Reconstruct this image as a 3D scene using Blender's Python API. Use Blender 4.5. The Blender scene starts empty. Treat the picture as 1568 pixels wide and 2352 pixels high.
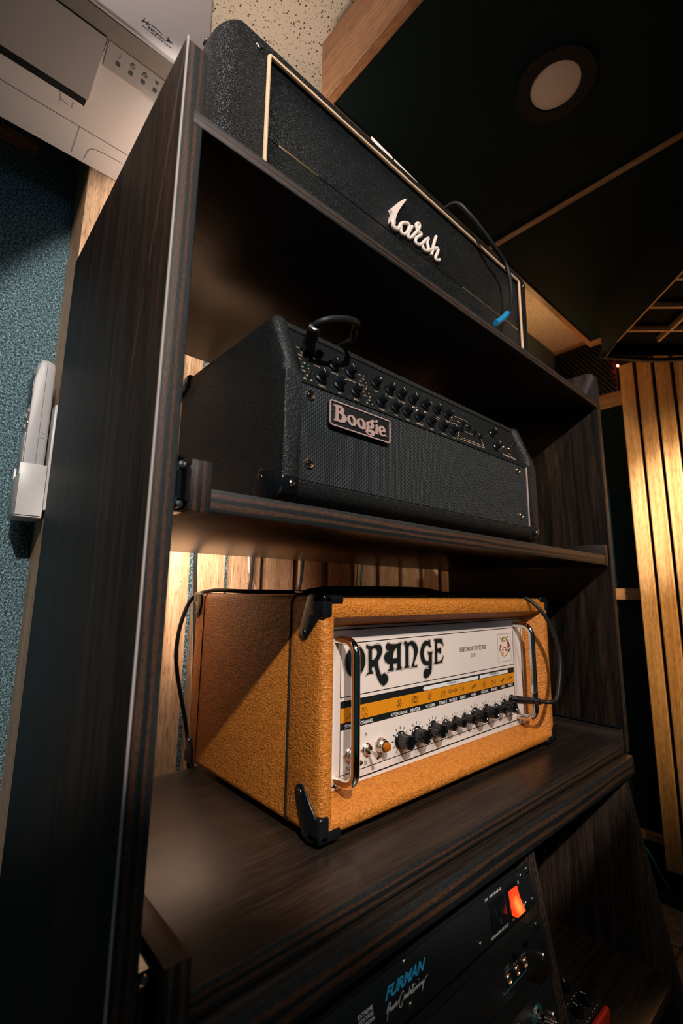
import bpy, bmesh, math, random, json
from mathutils import Vector, Matrix
random.seed(7)
R = math.radians
S = bpy.context.scene
COL = S.collection

# ------------------------------------------------------------------ camera, world, lights, exposure
cam_d = bpy.data.cameras.new('camera')
cam = bpy.data.objects.new('camera', cam_d); COL.objects.link(cam)
cam_d.sensor_fit = 'HORIZONTAL'; cam_d.sensor_width = 24.0
cam_d.lens = 24.0 * 1073.089 / 1568.0
cam_d.clip_start = 0.01
fx = Vector((0.742789, -0.669406, 0.012660)); up_ = Vector((-0.123998, -0.118960, 0.985126)); fw = Vector((0.657943, 0.733311, 0.171367))
m = Matrix(((fx.x, up_.x, -fw.x), (fx.y, up_.y, -fw.y), (fx.z, up_.z, -fw.z)))
cam.matrix_world = Matrix.Translation(Vector((-0.341289, -0.407883, 0.255019))) @ m.to_4x4()
cam_d.dof.use_dof = True; cam_d.dof.focus_distance = 0.64; cam_d.dof.aperture_fstop = 5.6
S.camera = cam

w = bpy.data.worlds.new('world'); S.world = w; w.use_nodes = True
w.node_tree.nodes['Background'].inputs[0].default_value = (0.20, 0.42, 0.48, 1)
w.node_tree.nodes['Background'].inputs[1].default_value = 0.05
S.view_settings.view_transform = 'Standard'; S.view_settings.look = 'None'
S.view_settings.gamma = 1.0; S.view_settings.use_curve_mapping = False
S.view_settings.exposure = 0.0
S.cycles.max_bounces = 8; S.cycles.diffuse_bounces = 4
S.cycles.use_denoising = True

def lamp(name, kind, loc, power, color, size=0.05, target=None, spot=None, blend=0.4, size_y=None):
    d = bpy.data.lights.new(name, kind); o = bpy.data.objects.new(name, d); COL.objects.link(o)
    o.location = loc; d.energy = power; d.color = color
    if kind == 'AREA':
        d.size = size
        if size_y: d.shape = 'RECTANGLE'; d.size_y = size_y
    else: d.shadow_soft_size = size
    if kind == 'SPOT': d.spot_size = R(spot); d.spot_blend = blend
    if target is not None:
        o.rotation_euler = (Vector(target) - Vector(loc)).to_track_quat('-Z', 'Y').to_euler()
    return o
WARM = (1.0, 0.80, 0.62); NEUT = (1.0, 0.90, 0.82)
lamp('key_downlight', 'SPOT', (-0.62, -1.22, 1.30), 132, NEUT, 0.020, (0.2894, 0.336, 0.4336), 40.8, 0.05)
lamp('second_downlight', 'SPOT', (0.45, -1.15, 1.33), 26, WARM, 0.03, (0.42, 0.0, 0.24), 38, 0.6)
lamp('console_fill', 'SPOT', (-0.05, -1.10, 1.22), 20, NEUT, 0.03, (0.11, -0.08, -0.07), 25, 0.8)  # unseen spot added to brighten the rack lettering
lamp('rear_downlight', 'SPOT', (-0.045, 0.325, 1.42), 150, (1.0, 0.87, 0.74), 0.04, (-0.02, 0.352, 0.2), 33, 0.2)
lamp('shelf_top_lamp', 'POINT', (0.02, 0.33, 0.84), 2.2, (1.0, 0.84, 0.70), 0.025)
lamp('ceiling_fill', 'SPOT', (0.06, 0.36, 1.12), 1.5, (1.0, 0.84, 0.68), 0.03, (0.06, 0.33, 1.45), 150, 0.6)  # unseen spot added to brighten the ceiling tile
lamp('behind_amp_fill', 'AREA', (-0.02, 0.265, 0.47), 1.6, (1.0, 0.86, 0.74), 0.16, (-0.03, 0.345, 0.32), size_y=0.04).data.spread = R(105)  # hidden area light added to brighten the slats behind the rack
lamp('slat_spot', 'SPOT', (0.95, -1.40, 1.30), 380, (1.0, 0.70, 0.38), 0.03, (1.9, 0.02, 0.38), 40, 0.9)
lamp('slat_glare_fill', 'SPOT', (0.95, -1.30, 1.28), 800, (0.92, 0.97, 1.0), 0.03, (1.84, -0.01, 0.62), 19, 1.0)  # added spot, imitates a lamp's white reflection on the golden slats
lamp('rear_right_bounce_fill', 'POINT', (1.40, 0.40, 1.12), 2.4, (1.0, 0.50, 0.18), 0.03)  # added point light, imitates warm bounce on the ceiling at right
lamp('cool_front_light', 'AREA', (-0.15, -1.6, 1.15), 1.6, (0.45, 0.72, 1.0), 0.5, (0.1, 0.0, 0.4))
lamp('front_left_fill', 'AREA', (-0.50, -0.12, 1.44), 4.6, (1.0, 0.87, 0.83), 0.25, (-0.28, 0.2, 1.10))  # unseen area light added to brighten the air conditioner front

# ------------------------------------------------------------------ materials
MATS = {}
class NT:
    def __init__(s, name):
        s.m = bpy.data.materials.new(name); s.m.use_nodes = True
        s.t = s.m.node_tree; s.n = s.t.nodes; s.b = s.n['Principled BSDF']
        MATS[name] = s.m
    def new(s, typ, **kw):
        n = s.n.new(typ)
        for k, v in kw.items():
            if k in n.inputs: n.inputs[k].default_value = v
            else: setattr(n, k, v)
        return n
    def link(s, a, b): s.t.links.new(a, b)
    def coord(s, scale=(1, 1, 1), rot=(0, 0, 0), kind='Object'):
        c = s.new('ShaderNodeTexCoord'); mp = s.new('ShaderNodeMapping')
        mp.inputs['Scale'].default_value = scale; mp.inputs['Rotation'].default_value = rot
        s.link(c.outputs[kind], mp.inputs[0]); return mp.outputs[0]
    def noise(s, vec, scale, detail=4, rough=0.55, dist=0.0):
        n = s.new('ShaderNodeTexNoise'); n.inputs['Scale'].default_value = scale
        n.inputs['Detail'].default_value = detail; n.inputs['Roughness'].default_value = rough
        n.inputs['Distortion'].default_value = dist
        if vec is not None: s.link(vec, n.inputs['Vector'])
        return n.outputs['Fac']
    def ramp(s, fac, stops, interp='LINEAR'):
        r = s.new('ShaderNodeValToRGB'); cr = r.color_ramp; cr.interpolation = interp
        while len(cr.elements) < len(stops): cr.elements.new(0.5)
        for e, (p, c) in zip(cr.elements, stops):
            e.position = p; e.color = (c[0], c[1], c[2], 1) if len(c) == 3 else c
        s.link(fac, r.inputs[0]); return r.outputs[0]
    def math(s, op, a, b=None):
        n = s.new('ShaderNodeMath', operation=op)
        for i, v in enumerate((a, b)):
            if v is None: continue
            if isinstance(v, (int, float)): n.inputs[i].default_value = v
            else: s.link(v, n.inputs[i])
        return n.outputs[0]
    def mix(s, fac, a, b, blend='MIX'):
        n = s.new('ShaderNodeMix', data_type='RGBA', blend_type=blend)
        for i, v in ((0, fac), (6, a), (7, b)):
            if isinstance(v, (int, float)): n.inputs[i].default_value = v
            elif isinstance(v, tuple): n.inputs[i].default_value = (*v, 1) if len(v) == 3 else v
            else: s.link(v, n.inputs[i])
        return n.outputs[2]
    def bump(s, h, strength=0.3, dist=0.001):
        b = s.new('ShaderNodeBump'); b.inputs['Strength'].default_value = strength
        b.inputs['Distance'].default_value = dist
        s.link(h, b.inputs['Height']); s.link(b.outputs[0], s.b.inputs['Normal'])
    def col(s, v):
        if isinstance(v, tuple): s.b.inputs['Base Color'].default_value = (*v, 1)
        else: s.link(v, s.b.inputs['Base Color'])
    def set(s, rough=0.5, metal=0.0, spec=0.5, coat=0.0, coat_r=0.1):
        s.b.inputs['Roughness'].default_value = rough; s.b.inputs['Metallic'].default_value = metal
        s.b.inputs['Specular IOR Level'].default_value = spec
        s.b.inputs['Coat Weight'].default_value = coat; s.b.inputs['Coat Roughness'].default_value = coat_r

def plain(name, c, rough=0.5, metal=0.0, spec=0.5, bump=0.0, bscale=400, vary=0.0, coat=0.0):
    k = NT(name); k.set(rough, metal, spec, coat)
    v = k.coord()
    if vary:
        f = k.noise(v, 60, 3)
        k.col(k.ramp(f, [(0.3, tuple(x * (1 - vary) for x in c)), (0.7, tuple(min(1, x * (1 + vary)) for x in c))]))
    else: k.col(c)
    if bump: k.bump(k.noise(v, bscale, 3), bump, 0.0006)
    return k.m
def emit(name, c, strength):
    k = NT(name); k.col(c); k.b.inputs['Emission Color'].default_value = (*c, 1)
    k.b.inputs['Emission Strength'].default_value = strength; return k.m

def wood(name, dark, light, axis, fine=260, rough=0.36, bumpk=0.25, cathedral=0.0, coat=0.0, spec=0.5):
    """veneer: fine streaks stretched along axis, broader tone bands, pores"""
    k = NT(name); k.set(rough, 0, spec, coat, 0.2)
    sc = [fine, fine, fine]; sc[axis] = fine * 0.018
    v = k.coord(tuple(sc)); f1 = k.noise(v, 1.0, 6, 0.65, 0.2)
    sc2 = [26, 26, 26]; sc2[axis] = 1.6
    v2 = k.coord(tuple(sc2)); f2 = k.noise(v2, 1.0, 4, 0.6, 1.0 + cathedral)
    sc3 = [700, 700, 700]; sc3[axis] = 40
    f3 = k.noise(k.coord(tuple(sc3)), 1.0, 2, 0.5)
    f = k.math('ADD', k.math('MULTIPLY', f1, 0.55), k.math('MULTIPLY', f2, 0.45))
    c = k.ramp(f, [(0.40, dark), (0.50, tuple(a * 0.6 + b * 0.4 for a, b in zip(dark, light))), (0.62, light)])
    pore = k.ramp(f3, [(0.36, (0.35, 0.35, 0.35)), (0.50, (1, 1, 1))])
    c = k.mix(0.8, c, pore, 'MULTIPLY')
    if cathedral:
        wv = k.new('ShaderNodeTexWave', wave_type='RINGS', rings_direction='SPHERICAL')
        wv.inputs['Scale'].default_value = 12.0; wv.inputs['Distortion'].default_value = 5.0
        wv.inputs['Detail'].default_value = 2; wv.inputs['Detail Scale'].default_value = 1.6
        mp4 = k.new('ShaderNodeMapping'); cc = k.new('ShaderNodeTexCoord'); k.link(cc.outputs['Object'], mp4.inputs[0])
        mp4.inputs['Scale'].default_value = (1.0, 1.0, 0.20); mp4.inputs['Location'].default_value = (-0.45, 0.06, -0.255)
        k.link(mp4.outputs[0], wv.inputs[0])
        c = k.mix(0.75, c, k.ramp(wv.outputs['Fac'], [(0.02, (0.35, 0.35, 0.35)), (0.22, (1, 1, 1))]), 'MULTIPLY')
    k.col(c); k.bump(k.math('ADD', f1, f3), bumpk, 0.0004)
    return k.m

def ply(name, axis, t0, t1, along):
    """stacked stained veneers across the board thickness (local object axis t0..t1)"""
    k = NT(name); k.set(0.5, 0, 0.35)
    c = k.new('ShaderNodeTexCoord'); sx = k.new('ShaderNodeSeparateXYZ'); k.link(c.outputs['Object'], sx.inputs[0])
    sc = [90, 90, 90]; sc[along] = 5
    wob = k.noise(k.coord(tuple(sc)), 1.0, 3)
    t = k.math('DIVIDE', k.math('SUBTRACT', sx.outputs[axis], t0), t1 - t0)
    t = k.math('ADD', t, k.math('MULTIPLY', k.math('SUBTRACT', wob, 0.5), 0.42))
    D = (0.007, 0.010, 0.011); B = (0.060, 0.029, 0.016); G = (0.018, 0.020, 0.021)
    base = k.ramp(t, [(0.0, D), (0.17, D), (0.22, B), (0.36, B), (0.40, D), (0.57, D), (0.61, B), (0.74, B), (0.78, G), (1.0, G)])
    sc2 = [900, 900, 900]; sc2[along] = 220
    fib = k.noise(k.coord(tuple(sc2)), 1.0, 4, 0.7)
    k.col(k.mix(0.85, base, k.ramp(fib, [(0.32, (0.25, 0.25, 0.25)), (0.62, (1.35, 1.3, 1.25))]), 'MULTIPLY'))
    k.bump(fib, 0.5, 0.0005); return k.m

def tolex(name, dark, light, scale, strength, rough, weave=True):
    k = NT(name); k.set(rough, 0, 0.45)
    v = k.coord(); n = k.noise(v, scale * 0.12, 3)
    if weave:
        vs = []
        for a, q in (((0.34, 0.34, 1.15), scale), ((1.15, 1.15, 0.45), scale * 0.9)):
            vv = k.coord(a); vs.append(k.noise(vv, q, 1, 0.4, 0.5))
        vo = k.new('ShaderNodeTexVoronoi', feature='F1'); vo.inputs['Scale'].default_value = scale * 0.9
        k.link(k.coord((1, 1, 1.3)), vo.inputs['Vector'])
        h = k.math('ADD', k.math('ADD', vs[0], vs[1]), k.math('MULTIPLY', vo.outputs['Distance'], 0.25))
        lo, hi = 0.78, 1.30
    else:
        vo = k.new('ShaderNodeTexVoronoi', feature='DISTANCE_TO_EDGE'); vo.inputs['Scale'].default_value = scale
        dist = k.new('ShaderNodeVectorMath', operation='ADD')
        nz = k.new('ShaderNodeTexNoise'); nz.inputs['Scale'].default_value = scale * 0.7
        k.link(v, nz.inputs['Vector'])
        sclv = k.new('ShaderNodeVectorMath', operation='SCALE'); sclv.inputs['Scale'].default_value = 1.6 / scale
        k.link(nz.outputs['Color'], sclv.inputs[0]); k.link(v, dist.inputs[0]); k.link(sclv.outputs[0], dist.inputs[1])
        k.link(dist.outputs[0], vo.inputs['Vector'])
        h = k.math('ADD', k.math('MINIMUM', k.math('MULTIPLY', vo.outputs['Distance'], 5.0), 1.0), k.math('MULTIPLY', k.noise(v, scale * 2.2, 3), 0.5))
        lo, hi = 0.25, 1.3
    mr = k.new('ShaderNodeMapRange'); mr.inputs[1].default_value = lo; mr.inputs[2].default_value = hi
    k.link(h, mr.inputs[0])
    k.col(k.mix(mr.outputs[0], dark, light)); k.bump(h, strength, 0.0012)
    return k.m

def weave_cloth(name, dark, light, pu, pv, rough=0.6, strength=0.8):
    """woven cane cloth in local x/z: staggered upright strands over flat ones"""
    k = NT(name); k.set(rough, 0, 0.4)
    br = k.new('ShaderNodeTexBrick'); br.offset = 0.5; br.squash = 1.0
    br.inputs['Scale'].default_value = 1.0
    br.inputs['Color1'].default_value = (1, 1, 1, 1); br.inputs['Color2'].default_value = (0.55, 0.55, 0.55, 1)
    br.inputs['Mortar'].default_value = (0, 0, 0, 1)
    br.inputs['Mortar Size'].default_value = pv * 0.34; br.inputs['Mortar Smooth'].default_value = 0.6
    br.inputs['Brick Width'].default_value = pu; br.inputs['Row Height'].default_value = pv
    c = k.new('ShaderNodeTexCoord'); sx = k.new('ShaderNodeSeparateXYZ'); cb = k.new('ShaderNodeCombineXYZ')
    k.link(c.outputs['Object'], sx.inputs[0]); k.link(sx.outputs[2], cb.inputs[0]); k.link(sx.outputs[0], cb.inputs[1])
    k.link(cb.outputs[0], br.inputs['Vector'])
    n = k.noise(k.coord(), 90, 3)
    h = br.outputs['Color']
    k.col(k.mix(k.math('MULTIPLY', h, k.math('ADD', n, 0.35)), dark, light)); k.bump(h, strength, 0.0008)
    return k.m

def fabric(name, dark, light, scale=900, rough=0.85):
    k = NT(name); k.set(rough, 0, 0.12)
    v = k.coord(); f = k.noise(v, scale, 2, 0.8); f2 = k.noise(v, scale * 0.35, 2, 0.7)
    ff = k.math('MULTIPLY', f, k.math('ADD', f2, 0.35))
    k.col(k.ramp(ff, [(0.34, dark), (0.47, tuple(d * 0.75 + l * 0.25 for d, l in zip(dark, light))), (0.64, light)]))
    k.bump(f, 0.8, 0.0010); k.b.inputs['Sheen Weight'].default_value = 0.0
    return k.m

def speckle(name, base, spot):
    k = NT(name); k.set(0.9, 0, 0.2)
    v = k.coord()
    def dots(scale, r):
        vo = k.new('ShaderNodeTexVoronoi', feature='F1'); vo.inputs['Scale'].default_value = scale
        k.link(v, vo.inputs['Vector'])
        sx = k.new('ShaderNodeSeparateColor'); k.link(vo.outputs['Color'], sx.inputs[0])
        return k.math('LESS_THAN', vo.outputs['Distance'], k.math('MULTIPLY', k.math('POWER', sx.outputs[0], 2.0), r))
    d = k.math('MAXIMUM', dots(190, 0.40), dots(340, 0.36))
    n = k.noise(v, 8, 3)
    b = k.ramp(n, [(0.3, tuple(x * 0.95 for x in base)), (0.7, base)])
    k.col(k.mix(d, b, spot)); k.bump(k.math('SUBTRACT', 1.0, d), 0.6, 0.002)
    return k.m

wood('dark_oak_upright', (0.010, 0.0085, 0.0075), (0.082, 0.049, 0.031), 2, 420, 0.50, 0.35, spec=0.2)
wood('dark_oak_upright_figured', (0.007, 0.006, 0.0055), (0.045, 0.026, 0.016), 2, 230, 0.40, 0.2, cathedral=0.55)
wood('dark_oak_across', (0.009, 0.0075, 0.0065), (0.034, 0.021, 0.014), 0, 210, 0.32, 0.15)
wood('dark_oak_depth', (0.006, 0.0055, 0.005), (0.042, 0.025, 0.016), 1, 210, 0.38, 0.3)
wood('walnut_upright', (0.42, 0.235, 0.12), (0.70, 0.45, 0.27), 2, 120, 0.40, 0.1)
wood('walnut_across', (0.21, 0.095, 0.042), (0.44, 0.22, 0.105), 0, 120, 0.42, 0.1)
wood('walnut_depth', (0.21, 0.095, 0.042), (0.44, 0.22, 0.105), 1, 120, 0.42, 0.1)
wood('cherry_upright', (0.42, 0.200, 0.062), (0.64, 0.37, 0.150), 2, 55, 0.28, 0.08, spec=0.6)
wood('cherry_depth', (0.20, 0.09, 0.03), (0.36, 0.18, 0.07), 1, 90, 0.40, 0.08)
tolex('orange_vinyl', (0.40, 0.118, 0.012), (0.64, 0.225, 0.032), 560, 0.9, 0.42)
tolex('black_levant', (0.0012, 0.003, 0.004), (0.0065, 0.0115, 0.0135), 420, 1.0, 0.34, weave=False)
tolex('black_leather', (0.0035, 0.006, 0.007), (0.012, 0.0145, 0.015), 230, 0.35, 0.52, weave=False)
weave_cloth('black_cane_cloth', (0.001, 0.0028, 0.0034), (0.050, 0.072, 0.080), 0.0046, 0.0026)
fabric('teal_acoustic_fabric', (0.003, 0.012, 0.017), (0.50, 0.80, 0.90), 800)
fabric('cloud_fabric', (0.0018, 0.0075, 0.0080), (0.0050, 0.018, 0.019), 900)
fabric('black_cloth', (0.002, 0.004, 0.0045), (0.006, 0.009, 0.010), 900)
speckle('speckled_tile', (0.68, 0.60, 0.50), (0.07, 0.045, 0.03))
plain('ac_plastic', (0.62, 0.55, 0.52), 0.42, 0, 0.5)
plain('ac_shade_grey', (0.16, 0.15, 0.14), 0.45)
plain('ac_grey_plastic', (0.42, 0.38, 0.36), 0.36, 0, 0.5)
plain('dark_mark', (0.012, 0.020, 0.022), 0.5)
plain('button_grey', (0.06, 0.066, 0.064), 0.4)
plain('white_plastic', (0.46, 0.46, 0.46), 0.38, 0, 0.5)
plain('grey_white_plastic', (0.36, 0.355, 0.36), 0.42, 0, 0.5)
plain('black_plastic', (0.004, 0.005, 0.006), 0.2, 0, 0.5)
plain('strap_sheen', (0.010, 0.045, 0.065), 0.3)  # blue sheen of the black strap, painted as base colour
plain('black_guard', (0.006, 0.008, 0.010), 0.22, 0, 0.55)
plain('black_rubber', (0.008, 0.010, 0.011), 0.5, 0, 0.4)
plain('black_matte', (0.005, 0.007, 0.0075), 0.7, 0, 0.3)
plain('black_panel', (0.006, 0.008, 0.009), 0.45, 0, 0.4, 0.15, 700)
plain('chrome', (0.78, 0.74, 0.70), 0.09, 1.0)
plain('nickel', (0.62, 0.56, 0.50), 0.22, 1.0)
plain('dark_nickel', (0.20, 0.19, 0.18), 0.28, 1.0)
plain('brass_ring', (0.80, 0.56, 0.36), 0.2, 1.0)
plain('pale_metal', (0.60, 0.42, 0.37), 0.38, 0.35, 0.5)
plain('panel_white', (0.80, 0.695, 0.63), 0.24, 0, 0.5)
plain('print_black', (0.010, 0.012, 0.012), 0.4)
plain('print_orange', (0.72, 0.26, 0.012), 0.32)
plain('print_white', (0.80, 0.78, 0.76), 0.4)
plain('print_cream', (0.62, 0.46, 0.32), 0.4)
plain('print_blue', (0.03, 0.36, 0.66), 0.4)
plain('print_teal', (0.010, 0.065, 0.075), 0.4)
plain('print_grey', (0.25, 0.25, 0.24), 0.4)
plain('print_green', (0.01, 0.17, 0.07), 0.4)
plain('print_red', (0.60, 0.03, 0.015), 0.4)
plain('print_navy', (0.02, 0.06, 0.26), 0.4)
plain('print_brown', (0.25, 0.06, 0.03), 0.4)
plain('cream_piping', (0.70, 0.46, 0.28), 0.35)
plain('cream_logo', (0.78, 0.66, 0.58), 0.30)
plain('gold_strip', (0.85, 0.60, 0.30), 0.25, 0.9)
plain('blue_sleeve', (0.015, 0.22, 0.46), 0.35)
plain('red_metal', (0.48, 0.02, 0.012), 0.35)
plain('diffuser', (0.62, 0.50, 0.44), 0.5)
plain('downlight_ring', (0.0035, 0.0045, 0.006), 0.6, 0, 0.2)
plain('tan_strip', (0.75, 0.44, 0.20), 0.5)
plain('floor_tile', (0.19, 0.13, 0.085), 0.45, 0, 0.4, 0.2, 30, 0.5)
plain('grout', (0.10, 0.08, 0.06), 0.8)
plain('edge_highlight', (0.42, 0.36, 0.33), 0.4)
plain('white_cord', (0.70, 0.66, 0.60), 0.5)
plain('teal_cord', (0.02, 0.16, 0.17), 0.4)
plain('black_foam', (0.006, 0.008, 0.0085), 0.32, 0, 0.5)
k = NT('amber_lens'); k.col((0.75, 0.20, 0.01)); k.set(0.08); k.b.inputs['Transmission Weight'].default_value = 0.5
emit('red_led', (1.0, 0.12, 0.08), 30.0)
k = NT('lit_rocker'); k.set(0.2)
v = k.coord((1, 1, 1), kind='Generated')
gr = k.new('ShaderNodeTexGradient', gradient_type='SPHERICAL')
mp = k.new('ShaderNodeMapping'); mp.inputs['Location'].default_value = (-0.55, 0, -0.30); mp.inputs['Scale'].default_value = (1.0, 0.0, 1.0)
k.link(v, mp.inputs[0]); k.link(mp.outputs[0], gr.inputs[0])
c = k.ramp(gr.outputs['Fac'], [(0.0, (0.55, 0.012, 0.008)), (0.55, (0.95, 0.07, 0.012)), (0.9, (1.0, 0.36, 0.06))])
k.col((0.6, 0.03, 0.01)); k.link(c, k.b.inputs['Emission Color']); k.b.inputs['Emission Strength'].default_value = 1.0

# ------------------------------------------------------------------ building helpers (all in world metres unless a frame is given)
def wloc(o):
    v = Vector((0, 0, 0))
    while o is not None: v += o.location; o = o.parent
    return v
def link(name, mesh, mats, parent=None, smooth=True, local=False, angle=40):
    if isinstance(mats, str): mats = [mats]
    for mm in mats: mesh.materials.append(MATS[mm])
    if parent is not None and not local:
        off = wloc(parent); mesh.transform(Matrix.Translation(-off))
    if smooth:
        mesh.shade_smooth()
        try: mesh.set_sharp_from_angle(angle=R(angle))
        except Exception: pass
    mesh.name = name
    o = bpy.data.objects.new(name, mesh); COL.objects.link(o)
    if parent is not None: o.parent = parent
    return o
def obj(name, bm, mats, parent=None, smooth=True, local=False, angle=40):
    me = bpy.data.meshes.new(name)
    bmesh.ops.recalc_face_normals(bm, faces=bm.faces)
    bm.to_mesh(me); bm.free()
    return link(name, me, mats, parent, smooth, local, angle)
def thing(name, label, cat, loc=(0, 0, 0), group=None, rot=None):
    o = bpy.data.objects.new(name, None); COL.objects.link(o); o.location = loc
    o.empty_display_size = 0.05
    if rot: o.rotation_euler = rot
    return tag(o, label, cat, group)
def tag(o, label=None, cat=None, group=None, kind=None):
    if label: o['label'] = label
    if cat: o['category'] = cat
    if group: o['group'] = group
    if kind: o['kind'] = kind
    return o
def struct(o): o['kind'] = 'structure'; return o
def dup(o, parent=None, loc=None):
    c = o.copy(); COL.objects.link(c)
    if parent is not None: c.parent = parent
    if loc is not None: c.location = loc
    for ch in o.children:
        d = ch.copy(); COL.objects.link(d); d.parent = c
    return c

def box(bm, x0, x1, y0, y1, z0, z1, bev=0.0, seg=2, mat=0):
    vs = [bm.verts.new(p) for p in ((x0, y0, z0), (x1, y0, z0), (x1, y1, z0), (x0, y1, z0), (x0, y0, z1), (x1, y0, z1), (x1, y1, z1), (x0, y1, z1))]
    fs = [bm.faces.new([vs[i] for i in q]) for q in ((0, 3, 2, 1), (4, 5, 6, 7), (0, 1, 5, 4), (1, 2, 6, 5), (2, 3, 7, 6), (3, 0, 4, 7))]
    for f in fs: f.material_index = mat
    if bev:
        es = list({e for f in fs for e in f.edges})
        bmesh.ops.bevel(bm, geom=es, offset=bev, segments=seg, affect='EDGES', profile=0.5)
    return bm
def nb(): return bmesh.new()
def bx(*a, **k): return box(nb(), *a, **k)
def prism(bm, pts, axis, a0, a1, bev=0.0, seg=2, mat=0):
    """pts: 2D outline in the two other axes (cyclic order), extruded along axis"""
    def mk(p, a):
        return {0: (a, p[0], p[1]), 1: (p[0], a, p[1]), 2: (p[0], p[1], a)}[axis]
    A = [bm.verts.new(mk(p, a0)) for p in pts]; B = [bm.verts.new(mk(p, a1)) for p in pts]
    n = len(pts); fa = bm.faces.new(A); fb = bm.faces.new(B[::-1]); fs = [fa, fb]
    for i in range(n): fs.append(bm.faces.new((A[i], B[i], B[(i + 1) % n], A[(i + 1) % n])))
    for f in fs: f.material_index = mat
    if bev:
        bmesh.ops.bevel(bm, geom=list(fa.edges) + list(fb.edges), offset=bev, segments=seg, affect='EDGES', profile=0.5)
    return bm
def rr(x0, x1, z0, z1, r, n=5, y=None):
    out = []
    for cx, cz, a in ((x1 - r, z1 - r, 0), (x0 + r, z1 - r, 90), (x0 + r, z0 + r, 180), (x1 - r, z0 + r, 270)):
        for i in range(n + 1):
            t = R(a + 90 * i / n); p = (cx + r * math.cos(t), cz + r * math.sin(t))
            out.append(p if y is None else (p[0], y, p[1]))
    return out
def loft(bm, rings, cap0=False, cap1=False, closed=False):
    V = [[bm.verts.new(p) for p in r] for r in rings]; n = len(V[0])
    prs = list(zip(V, V[1:])) + ([(V[-1], V[0])] if closed else [])
    for a, b in prs:
        for i in range(n): bm.faces.new((a[i], a[(i + 1) % n], b[(i + 1) % n], b[i]))
    if cap0: bm.faces.new(V[0][::-1])
    if cap1: bm.faces.new(V[-1])
    return bm
def axes(d):
    d = Vector(d).normalized(); a = Vector((0, 0, 1)) if abs(d.z) < 0.9 else Vector((1, 0, 0))
    u = d.cross(a).normalized(); return u, d.cross(u).normalized(), d
def lathe(bm, o, d, prof, n=20, flute=0.0, nfl=0):
    """prof: (radius, distance along d)"""
    u, v, d = axes(d); o = Vector(o); rings = []
    for r, h in prof:
        ring = []
        for i in range(n):
            t = 2 * math.pi * i / n; q = r
            if nfl and r > 0 and flute: q = r * (1 - (flute if i % 2 else 0))
            ring.append(o + d * h + (u * math.cos(t) + v * math.sin(t)) * max(q, 1e-5))
        rings.append(ring)
    return loft(bm, rings, True, True)
def smooth_path(pts, n=6):
    P = [Vector(p) for p in pts]; out = []
    for i in range(len(P) - 1):
        p0 = P[max(i - 1, 0)]; p1 = P[i]; p2 = P[i + 1]; p3 = P[min(i + 2, len(P) - 1)]
        for j in range(n):
            t = j / n
            out.append(0.5 * ((2 * p1) + (-p0 + p2) * t + (2 * p0 - 5 * p1 + 4 * p2 - p3) * t * t + (-p0 + 3 * p1 - 3 * p2 + p3) * t ** 3))
    out.append(P[-1]); return out
def tube(bm, pts, r, n=10, sm=6, closed=False, cap=True):
    path = smooth_path(pts, sm) if sm > 1 else [Vector(p) for p in pts]
    rings = []; prev = None
    for i, p in enumerate(path):
        a = path[i - 1] if i else (path[-1] if closed else p)
        b = path[i + 1] if i < len(path) - 1 else (path[0] if closed else p)
        d = (b - a).normalized()
        if prev is None: u, _, _ = axes(d)
        else:
            u = (prev - d * prev.dot(d)); u = u.normalized() if u.length > 1e-6 else axes(d)[0]
        prev = u; v = d.cross(u)
        rad = r(i / max(1, len(path) - 1)) if callable(r) else r
        rings.append([p + (u * math.cos(2 * math.pi * k / n) + v * math.sin(2 * math.pi * k / n)) * rad for k in range(n)])
    return loft(bm, rings, not closed and cap, not closed and cap, closed)
class Frame:
    def __init__(s, o, u=(1, 0, 0), v=(0, 0, 1)):
        s.o = Vector(o); s.u = Vector(u).normalized(); s.v = Vector(v).normalized(); s.n = s.u.cross(s.v)
    def __call__(s, a, b, c=0.0): return s.o + s.u * a + s.v * b + s.n * c
def curve_mesh(splines, depth=0.0):
    cu = bpy.data.curves.new('c', 'CURVE'); cu.dimensions = '2D'; cu.fill_mode = 'BOTH' if depth else 'FRONT'; cu.extrude = depth / 2
    for s in splines:
        sp = cu.splines.new('POLY'); sp.points.add(len(s) - 1)
        for p, q in zip(sp.points, s): p.co = (q[0], q[1], 0, 1)
        sp.use_cyclic_u = True
    o = bpy.data.objects.new('c', cu); me = bpy.data.meshes.new_from_object(o)
    bpy.data.objects.remove(o); bpy.data.curves.remove(cu); return me
def place(me, fr, h, depth=0.0):
    for v in me.vertices: v.co = fr(v.co.x, v.co.y, v.co.z + h + depth / 2)
    return me
def poly(name, splines, fr, mat, parent, h=0.0003, depth=0.0, smooth=False, local=False):
    return link(name, place(curve_mesh(splines, depth), fr, h, depth), mat, parent, smooth, local)
def text_mesh(body, shear=0.0, bold=0.0):
    cu = bpy.data.curves.new('t', 'FONT'); cu.body = body; cu.size = 1.0; cu.shear = shear; cu.offset = bold
    cu.resolution_u = 3
    o = bpy.data.objects.new('t', cu); me = bpy.data.meshes.new_from_object(o)
    bpy.data.objects.remove(o); bpy.data.curves.remove(cu); return me
def text(name, body, fr, x0, x1, y0, y1, mat, parent, h=0.0003, shear=0.0, bold=0.0, local=False):
    me = text_mesh(body, shear, bold)
    xs = [v.co.x for v in me.vertices]; ys = [v.co.y for v in me.vertices]
    ax, bx_, ay, by = min(xs), max(xs), min(ys), max(ys)
    for v in me.vertices:
        v.co = fr(x0 + (v.co.x - ax) / (bx_ - ax) * (x1 - x0), y0 + (v.co.y - ay) / (by - ay) * (y1 - y0), h)
    return link(name, me, mat, parent, False, local)
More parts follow.
